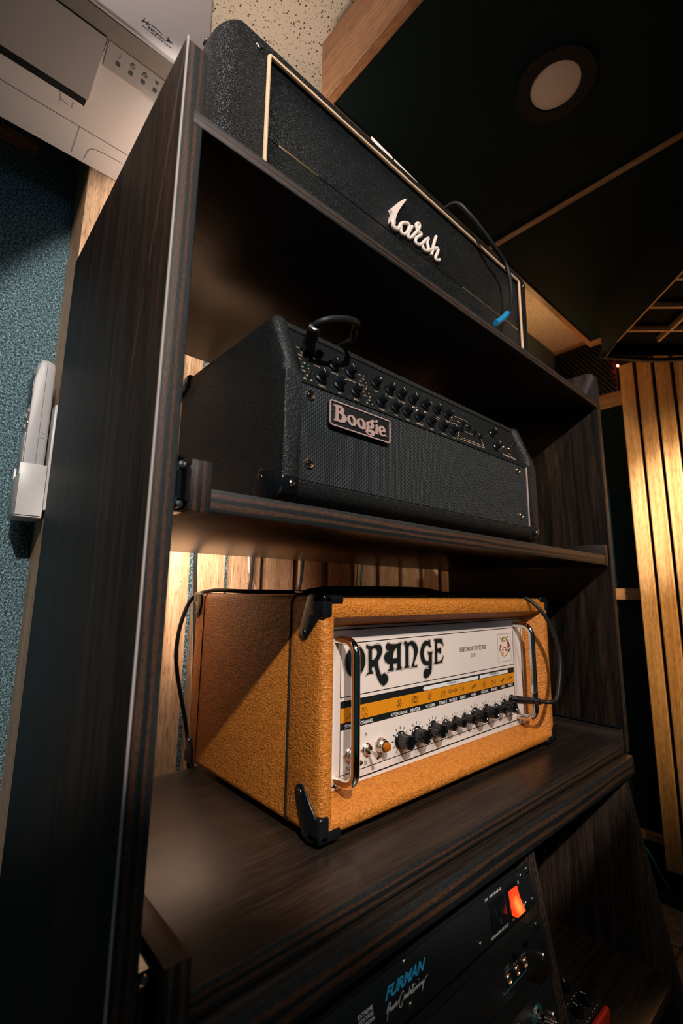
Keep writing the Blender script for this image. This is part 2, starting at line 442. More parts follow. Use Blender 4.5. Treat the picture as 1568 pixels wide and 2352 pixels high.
def ribbon(bm, fr, pts, wdt, h=0.0003, closed=False, ext=True):
    P = [Vector((p[0], p[1])) for p in pts]
    if closed: P.append(P[0])
    for a, b in zip(P, P[1:]):
        d = b - a
        if d.length < 1e-7: continue
        d = d.normalized(); n = Vector((-d.y, d.x)) * wdt / 2; e = d * (wdt / 2 if ext else 0)
        q = (a - e - n, b + e - n, b + e + n, a - e + n)
        bm.faces.new([bm.verts.new(fr(t.x, t.y, h)) for t in q])
    return bm
def strokes(name, lists, fr, wdt, mat, parent, h=0.0003, closed=False, local=False):
    bm = nb()
    for l in lists: ribbon(bm, fr, l, wdt, h, closed)
    return obj(name, bm, mat, parent, False, local)
def rect(x0, x1, z0, z1): return [(x0, z0), (x1, z0), (x1, z1), (x0, z1)]
def circ(cx, cy, r, n=20, ry=None): return [(cx + r * math.cos(2 * math.pi * i / n), cy + (ry or r) * math.sin(2 * math.pi * i / n)) for i in range(n)]
def offset_ring(P, d):
    A = sum(a[0] * b[1] - b[0] * a[1] for a, b in zip(P, P[1:] + P[:1])) / 2; sg = 1 if A > 0 else -1
    out = []; n = len(P)
    for i in range(n):
        a = Vector(P[i - 1]); b = Vector(P[i]); c = Vector(P[(i + 1) % n])
        d1 = (b - a).normalized() if (b - a).length > 1e-9 else Vector((1, 0)); d2 = (c - b).normalized() if (c - b).length > 1e-9 else d1
        n1 = Vector((d1.y, -d1.x)); n2 = Vector((d2.y, -d2.x)); nn = (n1 + n2)
        nn = nn.normalized() if nn.length > 1e-3 else n1
        q = d / max(0.55, nn.dot(n1)); out.append(tuple(b + nn * q * sg))
    return out
def mm(P): return [(a / 1000, b / 1000) for a, b in P]
def plybox(x0, x1, y0, y1, z0, z1, bev=0.0008):
    """board whose front edge (-y) shows the ply layers (material slot 1)"""
    bm = bx(x0, x1, y0, y1, z0, z1, bev=bev, seg=2)
    bm.normal_update()
    for f in bm.faces:
        if f.normal.y < -0.6: f.material_index = 1
    return bm
def plyprism(pts, a0, a1, bev=0.0008):
    bm = prism(nb(), pts, 0, a0, a1, bev=bev)
    bmesh.ops.recalc_face_normals(bm, faces=bm.faces)
    for f in bm.faces:
        if f.normal.y < -0.6: f.material_index = 1
    return bm
def dome_screw(bm, o, d, r, h=None):
    h = h or r * 0.5
    return lathe(bm, o, d, [(r, 0), (r * 0.97, h * 0.3), (r * 0.75, h * 0.75), (r * 0.4, h), (0.0, h * 1.05)], 12)
T = json.loads(r'''{"ORANGE":{"O":[[[97.33,171.38],[97.11,174.36],[96.47,177.26],[95.42,180.02],[93.99,182.57],[92.21,184.84],[90.12,186.78],[87.78,188.34],[85.24,189.48],[82.57,190.18],[79.84,190.42],[77.1,190.18],[74.43,189.48],[71.9,188.34],[69.56,186.78],[67.47,184.84],[65.69,182.57],[64.25,180.02],[63.2,177.26],[62.56,174.36],[62.35,171.38],[62.56,168.4],[63.2,165.5],[64.25,162.74],[65.69,160.19],[67.47,157.92],[69.56,155.98],[71.9,154.42],[74.43,153.28],[77.1,152.58],[79.84,152.34],[82.57,152.58],[85.24,153.28],[87.78,154.42],[90.12,155.98],[92.21,157.92],[93.99,160.19],[95.42,162.74],[96.47,165.5],[97.11,168.4]]],"R":[[[99.19,190.06],[102.82,188.94],[108.81,188.11],[114.2,188.69],[118.97,189.54],[123.1,189.2],[126.56,187.23],[128.5,183.87],[128.63,179.71],[127.22,175.66],[124.45,171.75],[120.66,167.95],[120.66,164.77],[122.02,159.67],[124.41,154.01],[126.81,149.7],[129.23,151.27],[132.71,151.83],[136.9,150.04],[139.7,146.55],[140.03,142.85],[138.25,139.39],[134.03,136.69],[129.87,136.71],[125.75,138.98],[121.66,143.47],[118.27,149.22],[115.91,155.28],[114.56,159.9],[112.88,162.3],[110.54,161.84],[109.21,160.39],[109.22,157.27],[111.22,155.29],[111.56,153.47],[107.57,153.42],[103.62,153.59],[99.38,153.14],[100.02,154.61],[102.95,156.09],[102.51,184.23],[99.21,186.47],[98.22,188.55]],[[109.16,182.88],[111.5,184.99],[115.9,184.47],[118.97,181.07],[118.96,177.64],[116.92,174.16],[113.54,171.25],[109.19,170.25]]],"A":[[[136.25,188.13],[138.45,189.79],[141.2,189.63],[145.63,188.46],[151.23,187.95],[156.9,187.79],[161.49,188.44],[166.71,189.25],[167.87,188.81],[167.84,186.95],[165.78,185.22],[165.41,157.69],[167.69,155.66],[167.36,153.13],[162.2,153.44],[156.52,153.25],[155.97,154.74],[158.54,157.04],[158.61,162.65],[149.87,162.85],[149.83,158.01],[151.77,156.03],[150.9,153.6],[145.91,153.72],[139.87,153.59],[140.43,155.31],[142.9,157.21],[142.67,162.93],[137.75,164.25],[134.51,166.47],[132.63,169.82],[132.38,173.03],[133.47,175.79],[136.2,177.73],[141.13,179.0],[141.41,179.52],[137.85,180.84],[135.95,183.48],[135.7,186.36]],[[158.55,182.36],[158.68,168.83],[150.49,168.93],[149.38,169.92],[149.98,173.85],[151.7,177.72],[154.55,180.8],[157.41,182.44]]],"N":[[[173.16,189.62],[174.94,190.27],[177.31,189.76],[181.46,188.02],[184.48,188.98],[188.74,189.69],[193.0,189.06],[197.27,187.1],[200.61,183.84],[202.69,179.49],[202.89,174.88],[201.55,170.78],[198.64,165.68],[194.83,160.32],[194.17,158.12],[195.04,155.79],[197.79,155.55],[199.98,156.86],[200.89,156.03],[200.53,153.98],[195.31,154.08],[187.42,154.04],[188.36,155.64],[191.5,161.35],[193.48,168.35],[194.24,175.1],[193.39,178.58],[191.62,181.73],[188.62,183.81],[185.6,184.19],[183.17,183.02],[182.5,179.3],[182.39,156.91],[184.15,155.27],[183.53,154.03],[177.89,154.36],[172.31,154.14],[172.92,155.73],[175.3,157.54],[175.43,183.51],[173.1,185.89],[172.25,188.18]]],"G":[[[218.74,187.97],[222.22,188.22],[225.71,187.88],[228.25,188.95],[230.79,189.42],[232.04,188.89],[231.7,186.03],[231.85,182.99],[233.51,179.25],[232.96,178.07],[230.96,178.8],[227.51,181.13],[224.02,181.8],[221.01,180.94],[218.47,178.41],[216.65,174.96],[215.8,170.86],[216.19,167.28],[218.05,163.58],[220.42,160.73],[223.36,159.59],[225.85,159.69],[227.39,161.05],[228.1,167.87],[226.15,169.51],[225.47,171.96],[230.22,171.47],[234.28,171.63],[236.83,172.06],[237.31,171.12],[235.18,168.25],[234.81,157.15],[234.26,148.22],[233.11,143.86],[230.74,140.53],[227.17,137.94],[222.66,136.35],[218.74,136.32],[216.1,137.91],[214.73,140.97],[215.06,144.44],[216.36,147.24],[218.62,149.37],[221.59,149.84],[224.04,149.17],[226.24,148.07],[226.4,153.4],[222.7,154.02],[217.8,155.04],[214.43,156.8],[211.13,160.31],[208.83,164.9],[207.89,169.67],[208.1,174.07],[209.44,179.0],[211.73,183.0],[214.74,186.1]]],"E":[[[241.02,189.32],[247.25,189.3],[254.61,189.06],[261.0,189.03],[261.91,184.92],[263.82,179.19],[262.74,178.95],[259.62,181.32],[257.05,183.64],[252.31,184.23],[248.11,184.16],[248.06,175.87],[250.92,175.37],[253.57,175.82],[255.72,176.76],[257.55,176.17],[257.25,168.47],[255.89,167.65],[254.34,168.37],[252.28,169.6],[248.1,169.74],[247.4,157.91],[248.68,157.2],[253.91,157.22],[257.68,159.21],[262.12,163.79],[263.69,163.05],[261.36,158.3],[259.87,154.42],[252.23,154.46],[239.8,154.02],[239.85,155.52],[242.22,157.43],[242.97,185.99],[240.72,188.27]]]},"crest":{"green":[[[439.73,184.73],[433.95,179.34],[434.33,175.17],[432.61,172.63],[436.65,175.79],[440.25,182.04]],[[446.96,184.38],[449.19,179.29],[448.14,176.29],[450.4,175.79],[451.81,178.39],[448.74,182.76]],[[426.05,165.91],[424.8,160.04],[428.48,159.78],[427.97,162.43]],[[461.19,158.29],[453.82,154.61],[454.11,157.63],[459.26,162.63]]],"red":[[[431.29,183.25],[428.86,181.12],[430.15,178.79],[432.59,180.92]],[[455.85,184.14],[453.71,182.13],[455.47,180.12],[458.02,182.3]],[[427.95,170.66],[432.81,170.74],[429.78,166.05],[431.52,160.32],[426.79,165.87]],[[453.77,178.67],[459.92,169.49],[460.22,164.48],[454.58,162.55],[453.39,166.44],[451.69,173.04]],[[443.01,162.18],[452.16,161.57],[451.87,158.55],[446.49,158.54]]],"blue":[[[437.55,164.8],[447.12,165.32],[447.01,164.19],[437.84,163.84]],[[435.72,157.03],[437.99,157.06],[437.77,154.64],[435.85,154.22]],[[457.29,174.64],[461.18,166.34],[459.44,164.53],[456.85,170.06]],[[460.11,163.34],[456.71,160.5],[458.86,158.45],[460.98,160.22]]],"orange":[[[440.35,183.18],[445.68,182.91],[445.81,180.23],[442.7,179.64],[439.73,180.55]],[[439.84,177.51],[445.57,177.58],[445.71,174.9],[438.81,174.54]],[[432.41,170.39],[434.48,168.38],[431.91,164.79],[430.84,161.12],[434.03,154.91],[440.43,150.69],[447.49,152.8],[451.63,155.91],[453.7,161.47],[451.09,166.59],[452.32,171.47],[453.57,168.34],[455.66,161.72],[453.05,154.67],[448.04,150.49],[440.28,149.01],[433.76,151.94],[429.03,157.51],[428.57,165.0]]],"grey":[[],[],[],[],[],[],[],[],[],[],[],[],[],[],[],[],[],[],[],[],[],[],[],[],[],[],[],[],[],[],[],[],[],[],[],[],[],[],[],[],[],[],[],[],[],[],[],[],[],[],[],[],[],[],[],[],[],[],[],[],[],[],[],[],[],[],[],[],[],[],[],[],[],[],[],[],[],[],[],[],[],[],[],[],[],[],[],[],[],[],[],[],[],[],[],[],[],[],[],[]],"brown":[[[434.73,162.73],[438.51,162.85],[438.17,159.11],[435.14,158.95]]]},"Boogie":{"B":[[[-33.83,453.31],[-30.59,454.03],[-25.83,454.72],[-21.59,454.3],[-19.12,452.64],[-18.47,449.98],[-19.35,447.37],[-19.95,446.73],[-16.88,445.69],[-15.01,443.36],[-14.97,440.53],[-16.47,438.0],[-19.5,436.4],[-22.52,435.93],[-27.9,435.9],[-33.21,436.1],[-33.35,437.22],[-31.19,438.26],[-30.91,439.03],[-31.13,451.07],[-32.63,452.03]],[[-26.68,452.12],[-25.18,452.08],[-23.96,450.78],[-23.81,448.94],[-24.81,447.95],[-26.61,447.91]],[[-26.57,445.35],[-23.87,445.17],[-21.73,443.41],[-21.38,440.69],[-22.86,438.41],[-26.46,438.61]]],"o":[[[-13.78,443.69],[-12.27,446.96],[-9.48,448.45],[-6.02,448.68],[-2.84,447.15],[-0.58,443.9],[-0.23,440.62],[-1.48,437.89],[-4.64,436.5],[-8.41,436.57],[-11.54,438.12],[-13.74,440.86]],[[-10.08,445.89],[-8.52,446.8],[-6.63,445.88],[-5.03,443.67],[-4.37,440.97],[-4.98,438.9],[-6.55,438.49],[-8.45,439.89],[-9.72,442.41],[-10.25,444.42]]],"p":[[[0.39,443.2],[1.65,446.44],[4.87,448.38],[8.78,448.85],[12.08,447.29],[14.08,443.89],[14.43,440.55],[13.11,437.77],[9.83,436.45],[5.59,436.58],[2.35,438.41],[0.54,440.83]],[[4.56,446.01],[6.18,447.07],[8.14,446.24],[9.46,443.66],[10.13,440.91],[9.36,438.76],[7.86,438.62],[5.89,440.29],[4.77,442.91]]],"g":[[[15.4,446.21],[16.74,447.55],[20.09,448.69],[22.46,449.07],[22.8,450.65],[25.18,452.04],[27.59,451.94],[28.14,450.08],[26.9,448.75],[25.53,448.39],[27.58,446.44],[27.92,444.03],[26.55,441.44],[23.49,440.31],[20.11,440.29],[18.43,439.86],[18.76,439.45],[24.17,439.34],[28.26,438.64],[29.5,435.96],[27.92,433.09],[24.17,432.18],[18.78,432.34],[15.11,433.88],[14.44,435.91],[15.77,437.22],[14.63,438.65],[15.42,440.32],[17.09,440.99],[15.55,443.3]],[[20.1,446.46],[21.45,447.06],[22.8,445.68],[23.14,443.54],[22.13,442.29],[20.78,442.93],[19.96,444.7]],[[17.77,435.52],[20.11,435.86],[23.49,435.47],[24.51,434.49],[22.81,433.82],[19.45,433.98],[17.77,434.79]]],"d":[[[34.18,452.29],[33.95,451.47],[33.31,450.69],[32.38,450.11],[31.36,449.84],[30.44,449.93],[29.81,450.38],[29.59,451.07],[29.82,451.88],[30.45,452.66],[31.37,453.24],[32.39,453.52],[33.31,453.43],[33.95,452.99]]],"i":[[[29.3,446.13],[33.82,448.57],[33.79,438.52],[35.74,437.25],[35.18,436.36],[29.64,436.74],[29.77,437.27],[30.88,438.3],[30.68,445.24]]],"e":[[[35.2,443.14],[36.26,446.43],[39.09,448.42],[43.0,448.67],[46.21,446.7],[47.27,443.91],[47.25,441.86],[39.76,441.26],[40.81,438.75],[42.94,438.01],[45.8,439.22],[47.96,439.75],[47.94,437.96],[45.07,436.51],[41.51,436.15],[37.98,437.3],[35.89,439.54]],[[39.07,444.12],[40.14,446.16],[41.91,446.11],[43.33,444.44],[43.32,443.42],[39.28,443.16]]]},"Larsh":[[[151.28,860.05],[141.85,845.01],[132.64,830.34],[125.87,818.05],[123.13,807.72],[124.81,801.47],[129.59,799.06],[134.92,800.92],[140.38,807.53],[144.11,815.16],[153.39,822.84],[161.82,825.22],[163.61,820.8],[158.71,809.67],[153.02,802.24],[146.58,799.81],[143.02,803.74],[144.03,810.4]],[[170.84,826.53],[165.41,817.07],[160.49,805.96],[161.34,801.69],[167.02,804.31],[174.86,814.39],[183.88,826.66],[189.02,835.35],[189.18,841.09],[185.23,840.82],[181.2,836.26],[182.04,831.17],[186.82,827.01],[193.72,826.15],[188.59,819.64],[181.57,812.76],[178.49,805.44],[182.27,802.08],[189.16,804.62],[196.28,811.46],[204.62,821.89],[211.99,829.0]],[[211.96,828.27],[208.62,819.93],[210.49,814.6],[211.31,808.68],[206.05,802.92],[199.0,802.49],[196.15,807.19]],[[208.11,804.07],[216.52,810.89],[227.2,818.29],[234.83,824.02],[237.96,822.15],[235.52,814.26],[230.95,805.99],[231.83,801.45],[237.17,802.18],[241.61,806.02]],[[233.51,845.13],[226.45,826.52],[222.84,813.7],[219.3,801.76]]],"Lwedge":[[118.96,825.36],[127.39,835.75],[137.37,848.28],[150.39,862.24],[154.14,864.0],[155.06,862.85],[150.28,855.59],[145.55,848.07],[137.17,833.87],[131.64,821.64],[128.87,811.9],[128.97,805.31],[126.57,802.53],[123.52,803.33],[119.16,800.68],[118.34,804.79],[120.15,813.83],[122.81,818.81],[120.67,822.12]],"PowerC":[[[18.08,-53.48],[19.22,-51.46],[21.43,-48.89],[23.59,-47.8],[24.32,-48.9],[23.43,-50.82],[21.26,-50.86]],[[21.3,-50.62],[19.19,-55.0],[17.9,-58.43]],[[21.18,-52.35],[22.84,-51.32],[22.73,-54.08],[24.65,-51.88],[24.64,-54.18],[26.62,-51.74],[26.28,-54.41],[28.61,-51.6],[28.53,-54.15],[31.21,-50.95],[30.98,-54.22],[34.58,-51.41]],[[42.04,-48.64],[42.03,-47.57],[40.42,-47.93],[37.51,-49.56],[35.33,-52.53],[34.63,-55.61],[35.49,-57.3],[37.3,-57.07],[40.17,-53.38]],[[41.67,-53.51],[42.12,-51.59],[43.56,-50.9],[43.34,-52.93],[42.02,-54.2],[43.17,-53.65],[44.96,-51.51],[44.62,-54.03],[46.77,-51.51],[46.6,-54.37],[48.7,-52.09],[47.94,-54.17],[51.19,-48.32],[50.3,-54.13],[51.96,-51.63],[51.84,-54.27],[55.98,-48.21],[53.86,-54.62],[55.96,-52.57],[55.71,-54.63],[58.2,-52.18],[58.19,-54.35],[60.45,-51.78],[60.37,-54.21],[62.65,-51.64],[62.63,-53.83],[64.87,-51.49],[64.78,-53.93],[67.53,-51.8],[67.44,-54.25],[70.35,-51.61],[68.56,-54.18],[71.71,-52.76],[66.77,-58.92],[69.04,-55.5],[73.05,-51.93],[77.34,-50.65]],[[54.17,-49.07],[58.82,-49.71]],[[64.25,-48.59],[63.94,-49.15]]],"Hal":{"H":[[-195.24,1080.07],[-194.41,1079.66],[-195.79,1074.72],[-193.31,1075.98],[-190.55,1076.49],[-189.24,1080.1],[-188.59,1079.49],[-189.53,1076.26],[-186.19,1077.34],[-182.99,1078.0],[-186.15,1076.87],[-190.36,1074.16],[-192.03,1070.21],[-192.99,1069.75],[-191.56,1074.21],[-195.07,1073.19],[-198.33,1069.64],[-198.97,1070.24]],"arc":[[-186.21,1077.57],[-180.59,1078.62],[-174.38,1078.16],[-166.28,1075.88],[-167.95,1075.79],[-174.71,1077.07],[-181.31,1077.39],[-186.95,1076.82]],"bird":[[-163.4,1079.48],[-161.78,1077.71],[-160.61,1076.27],[-160.4,1079.06],[-159.88,1080.6],[-158.63,1078.2],[-156.95,1075.69],[-154.33,1075.11],[-151.27,1074.43],[-154.26,1074.15],[-155.86,1072.61],[-158.39,1072.23],[-161.3,1071.47],[-163.3,1070.05],[-163.34,1070.53],[-160.6,1073.44],[-162.5,1075.98]]}}''')

# ------------------------------------------------------------------ room shell
ZF, ZC, XR, YB = -0.84, 1.452, 1.90, 0.50
fl = struct(obj('floor', bx(-2.2, XR + 0.05, -2.6, YB + 0.05, ZF - 0.05, ZF - 0.006), 'grout', smooth=False))
tile_me = None
for i in range(3):
    for j in range(5):
        x0 = XR - 0.30 * (i + 1); y0 = 0.42 - 0.30 * (j + 1)
        bm = bx(0.004, 0.296, 0.004, 0.296, 0, 0.006, bev=0.0015, seg=1)
        if tile_me is None:
            t = obj('floor_tile', bm, 'floor_tile', fl, False); tile_me = t.data
            t.location = (x0, y0, ZF - 0.006)
        else:
            bm.free(); t = bpy.data.objects.new('floor_tile', tile_me); COL.objects.link(t); t.parent = fl; t.location = (x0, y0, ZF - 0.006)
struct(obj('ceiling', bx(-2.2, XR + 0.05, -2.6, YB + 0.05, ZC, ZC + 0.05), 'speckled_tile', smooth=False))
struct(obj('wall_back', bx(-2.2, XR + 0.05, YB, YB + 0.05, ZF, ZC), 'teal_acoustic_fabric', smooth=False))
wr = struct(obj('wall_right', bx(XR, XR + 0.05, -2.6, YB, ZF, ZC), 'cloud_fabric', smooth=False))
for i, (z0, z1) in enumerate(((1.093, 1.160), (0.243, 0.290), (-0.668, -0.638))):
    struct(obj('trim_%d' % (i + 1), bx(XR - 0.022, XR - 0.0005, -1.5, YB - 0.001, z0, z1, bev=0.002), 'cherry_depth', smooth=False))
struct(obj('trim_4', bx(-1.4, -0.275, 0.478, YB - 0.0005, 1.018, 1.032, bev=0.002), 'walnut_across', smooth=False))
struct(obj('trim_5', bx(XR - 0.022, XR - 0.0005, -1.5, YB - 0.001, ZC - 0.016, ZC - 0.0005), 'cherry_depth', smooth=False))

# ribbed dark foam on the right wall, under the ceiling
fo = thing('ribbed_foam_panel', 'black ribbed acoustic foam high on the far wall, red light glowing on its ribs', 'acoustic panel', (XR - 0.03, 0.2, 1.165))
obj('foam_sheet', bx(XR - 0.012, XR - 0.0008, 0.232, YB - 0.002, 1.163, ZC - 0.018), 'black_foam', fo, False)
rd = Vector((0, -0.575, -0.818)); rp = Vector((0, 0.818, -0.575))
for i in range(26):
    c_ = Vector((0, 0.365, 1.30)) + rp * ((i - 12.5) * 0.0155)
    lo, hi = -9.0, 9.0
    for ax_, mn, mx in ((1, 0.240, YB - 0.008), (2, 1.170, ZC - 0.022)):
        t0_, t1_ = sorted(((mn - c_[ax_]) / rd[ax_], (mx - c_[ax_]) / rd[ax_])); lo = max(lo, t0_); hi = min(hi, t1_)
    if hi - lo < 0.03: continue
    A_, B_ = c_ + rd * lo, c_ + rd * hi
    rib_ = [[Vector((XR - 0.012, p.y + rp.y * q, p.z + rp.z * q)) if h_ == 0 else Vector((XR - 0.028, p.y + rp.y * q, p.z + rp.z * q)) for q, h_ in ((-0.0055, 0), (0.0, 1), (0.0055, 0))] for p in (A_, B_)]
    obj('rib', loft(nb(), rib_, True, True), 'black_foam', fo, False)
led = thing('indicator_light', 'tiny glowing red indicator light beside the top of the golden slat panel', 'indicator light', (XR - 0.03, 0.222, 1.276))
obj('bulb', lathe(nb(), (XR - 0.021, 0.222, 1.276), (-1, 0, 0), [(0.004, 0), (0.004, 0.004), (0.0028, 0.008), (0, 0.009)], 10), 'red_led', led)
obj('housing', lathe(nb(), (XR - 0.001, 0.222, 1.276), (-1, 0, 0), [(0.008, 0), (0.008, 0.016), (0.005, 0.020), (0, 0.020)], 12), 'black_plastic', led)
lamp('red_indicator_glow', 'POINT', (XR - 0.040, 0.224, 1.276), 0.16, (1.0, 0.02, 0.03), 0.004)

# slat panel behind the rack: wide uneven slats in front of fabric
sp = thing('slat_wall_panel', 'light walnut slat panel over blue-grey fabric, standing behind the amplifier rack', 'slat panel', (0.30, 0.42, ZF))
obj('fabric_backing', bx(-0.163, 1.10, 0.419, 0.425, ZF + 0.02, 1.16), 'teal_acoustic_fabric', sp, False)
obj('side_jamb', bx(-0.2085, -0.163, 0.400, YB - 0.001, ZF + 0.001, 1.30, bev=0.0015), 'walnut_upright', sp, False, )
xs = [(-0.157, -0.066), (-0.052, 0.020), (0.034, 0.090), (0.104, 0.168), (0.184, 0.249), (0.265, 0.336), (0.349, 0.415), (0.430, 0.500), (0.515, 0.585), (0.600, 0.67), (0.685, 0.755), (0.77, 0.84)]
for a, b in xs:
    obj('slat', bx(a, b, 0.400, 0.419, ZF + 0.001, 1.16, bev=0.0015), 'walnut_upright', sp, False)
bm = nb()
for a, b in xs[:6]:
    for q in (0.25, 0.55, 0.8):
        dome_screw(bm, (a + (b - a) * q, 0.4002, 0.272), (0, -1, 0), 0.0011)
obj('brad_nails', bm, 'nickel', sp)['kind'] = 'stuff'

# golden slat panel on the right wall
gp = thing('golden_slat_panel', 'tall golden cherry wood slat panel mounted on the far right wall', 'slat panel', (XR, 0.0, -0.73))
obj('backing_board', bx(XR - 0.040, XR - 0.023, -0.62, 0.207, -0.715, 1.250), 'black_cloth', gp, False)
ys = 0.2080
for i in range(13):
    pit = 0.0655
    y1 = ys - i * pit; y0 = y1 - 0.0530
    obj('slat', bx(XR - 0.062, XR - 0.040, y0, y1, -0.735 if i else -0.731, 1.2555, bev=0.002), 'cherry_upright', gp, False)
obj('rail', bx(XR - 0.0385, XR - 0.0228, -0.62, 0.19, -0.732, -0.716), 'cherry_depth', gp, False)
obj('rail', bx(XR - 0.0525, XR - 0.0400, -0.62, 0.14, 1.236, 1.2500), 'cherry_depth', gp, False)

# ------------------------------------------------------------------ ceiling cloud, downlight, hanging grid light
k = 0.0
cz = 1.250; ct = 1.406; X0, X1, Y0, Y1 = 0.158, 1.572, -0.78, 0.2290
cl = thing('ceiling_cloud', 'large dark fabric acoustic cloud in a wooden frame hanging under the ceiling', 'acoustic cloud', ((X0 + X1) / 2, (Y0 + Y1) / 2, cz))
FW = 0.0195
obj('frame_rail', bx(X0, X0 + FW, Y0, Y1, cz, ct, bev=0.0015), 'walnut_depth', cl, False)
obj('frame_rail', bx(X1 - 0.041, X1, Y0, Y1, cz, ct, bev=0.0015), 'walnut_depth', cl, False)
obj('frame_rail', bx(X0 + FW, X1 - 0.041, Y1 - 0.0185, Y1, cz, ct, bev=0.0015), 'walnut_across', cl, False)
obj('frame_rail', bx(X0 + FW, X1 - 0.041, Y0, Y0 + 0.02, cz, ct, bev=0.0015), 'walnut_across', cl, False)
obj('divider_strip', bx(0.7740, 0.7880, Y0 + 0.02, Y1 - 0.0185, cz - 0.001, cz + 0.02, bev=0.001), 'walnut_depth', cl, False)
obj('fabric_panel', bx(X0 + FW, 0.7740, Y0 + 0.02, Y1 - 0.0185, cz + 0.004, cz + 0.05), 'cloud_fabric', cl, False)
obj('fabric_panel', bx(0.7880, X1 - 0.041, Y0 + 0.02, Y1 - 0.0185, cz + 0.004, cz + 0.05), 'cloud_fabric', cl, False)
for x in (0.35, 1.4):
    for y in (-0.6, 0.1):
        obj('hanger_rod', lathe(nb(), (x, y, cz + 0.05), (0, 0, 1), [(0.003, 0), (0.003, ZC - cz - 0.0505)], 8), 'dark_nickel', cl)
dl = thing('recessed_downlight', 'round unlit recessed downlight with black trim ring set in the dark ceiling cloud', 'downlight', (0.479, -0.112, cz))
obj('trim_ring', lathe(nb(), (0.479, -0.112, cz + 0.0045), (0, 0, -1), [(0.0738, 0), (0.0738, 0.0035), (0.0725, 0.0055), (0.0480, 0.0050), (0.0465, 0.002), (0.0465, 0.0)], 48), 'downlight_ring', dl)
obj('diffuser', lathe(nb(), (0.479, -0.112, cz + 0.004), (0, 0, -1), [(0.0463, 0), (0.0463, 0.0015), (0.032, 0.0035), (0.0, 0.0045)], 40), 'diffuser', dl)

# hanging softbox, turned 45 degrees: local a runs along the rails, b along the cross strips
hz = 1.100
hb = thing('hanging_softbox', 'black hanging softbox with a tan strip grid over its open underside', 'softbox', (1.40, -0.05, hz))
da = Vector((-0.728, -0.685, 0)); db = Vector((0.723, -0.690, 0))
def HB(a, b, z): return Vector((1.2667, 0.0122, 0)) + (da * a + db * b) * 0.894 + Vector((0, 0, z))
a0, a1_, b0, b1_ = -0.145, 0.60, -0.024, 0.37
rim_o = [HB(a0, b0, hz - 0.015), HB(a1_, b0, hz - 0.015), HB(a1_, b1_, hz - 0.015), HB(a0, b1_, hz - 0.015)]
def shr(P, d, z):
    c = sum(P, Vector()) / 4
    return [Vector((c.x + (p.x - c.x) * d, c.y + (p.y - c.y) * d, z)) for p in P]
obj('shell', loft(nb(), [rim_o, shr(rim_o, 1.0, cz - 0.0005), shr(rim_o, 0.985, cz - 0.0005), shr(rim_o, 0.985, hz - 0.015)], closed=True), 'black_cloth', hb, False)
obj('inner_cloth', loft(nb(), [shr(rim_o, 0.984, hz + 0.020), shr(rim_o, 0.984, hz + 0.024)], True, True), 'black_cloth', hb, False)
for b in (-0.004, 0.15, 0.30):
    bm = nb(); P = [HB(a0 + 0.075, b - 0.0045, 0), HB(a1_ - 0.02, b - 0.0045, 0), HB(a1_ - 0.02, b + 0.0045, 0), HB(a0 + 0.075, b + 0.0045, 0)]
    loft(bm, [[Vector((p.x, p.y, hz)) for p in P], [Vector((p.x, p.y, hz + 0.018)) for p in P]], True, True)
    obj('grid_strip', bm, 'tan_strip', hb, False)
for a in (0.0, 0.142, 0.284, 0.426, 0.568):
    bm = nb(); P = [HB(a - 0.0045, b0 + 0.010, 0), HB(a + 0.0045, b0 + 0.010, 0), HB(a + 0.0045, b1_ - 0.02, 0), HB(a - 0.0045, b1_ - 0.02, 0)]
    loft(bm, [[Vector((p.x, p.y, hz + 0.001)) for p in P], [Vector((p.x, p.y, hz + 0.017)) for p in P]], True, True)
    obj('grid_strip', bm, 'tan_strip', hb, False)
lip = [(1.352, 0.121, 1.089), (1.371, 0.112, 1.0885), (1.425, 0.072, 1.0885), (1.485, 0.030, 1.0885), (1.539, -0.020, 1.0885), (1.590, -0.078, 1.090), (1.625, -0.130, 1.091)]
obj('rolled_lip', tube(nb(), lip, 0.0085, 10), 'black_rubber', hb)
obj('folded_corner', tube(nb(), [HB(a0 + 0.0, b0 + 0.004, hz - 0.010), HB(a0 + 0.03, b0 + 0.012, hz - 0.004), HB(a0 + 0.075, b0 + 0.02, hz + 0.006)], lambda t: 0.016 * (1 - 0.75 * t), 10), 'black_rubber', hb)

# ------------------------------------------------------------------ rack furniture
LX0, LX1, RX0, RX1 = -0.2255, -0.2070, 0.6765, 0.6940
FY, BY = -0.0732, 0.3110
RB = Vector((0.23, 0.12, ZF))
rk = thing('amp_rack', 'tall dark oak plywood rack desk with open shelves holding the amplifiers', 'rack', RB)
lx = lambda v: v - RB.x
lz = lambda v: v - RB.z
ply('ply_left', 0, lx(LX0), lx(LX1), 2); ply('ply_right', 0, lx(RX0), lx(RX1), 2)
ply('ply_top', 2, lz(0.646), lz(0.6595), 0); ply('ply_tray_upper', 2, lz(0.3157), lz(0.3342), 0); ply('ply_tray_lower', 2, lz(-0.0265), lz(-0.0079), 0)
ply('ply_desk', 2, lz(-0.0609), lz(-0.0298), 0); ply('ply_cubby', 2, lz(-0.375), lz(-0.357), 0)
ply('ply_rail_a', 0, lx(-0.1958), lx(-0.1787), 2); ply('ply_rail_b', 0, lx(0.6460), lx(0.6634), 2)
ply('ply_rail_c', 0, lx(-0.1906), lx(-0.1719), 2); ply('ply_rail_d', 0, lx(0.6445), lx(0.6630), 2)
ply('ply_div', 0, lx(0.295), lx(0.308), 2); ply('ply_low_right', 0, lx(0.655), lx(0.672), 2)
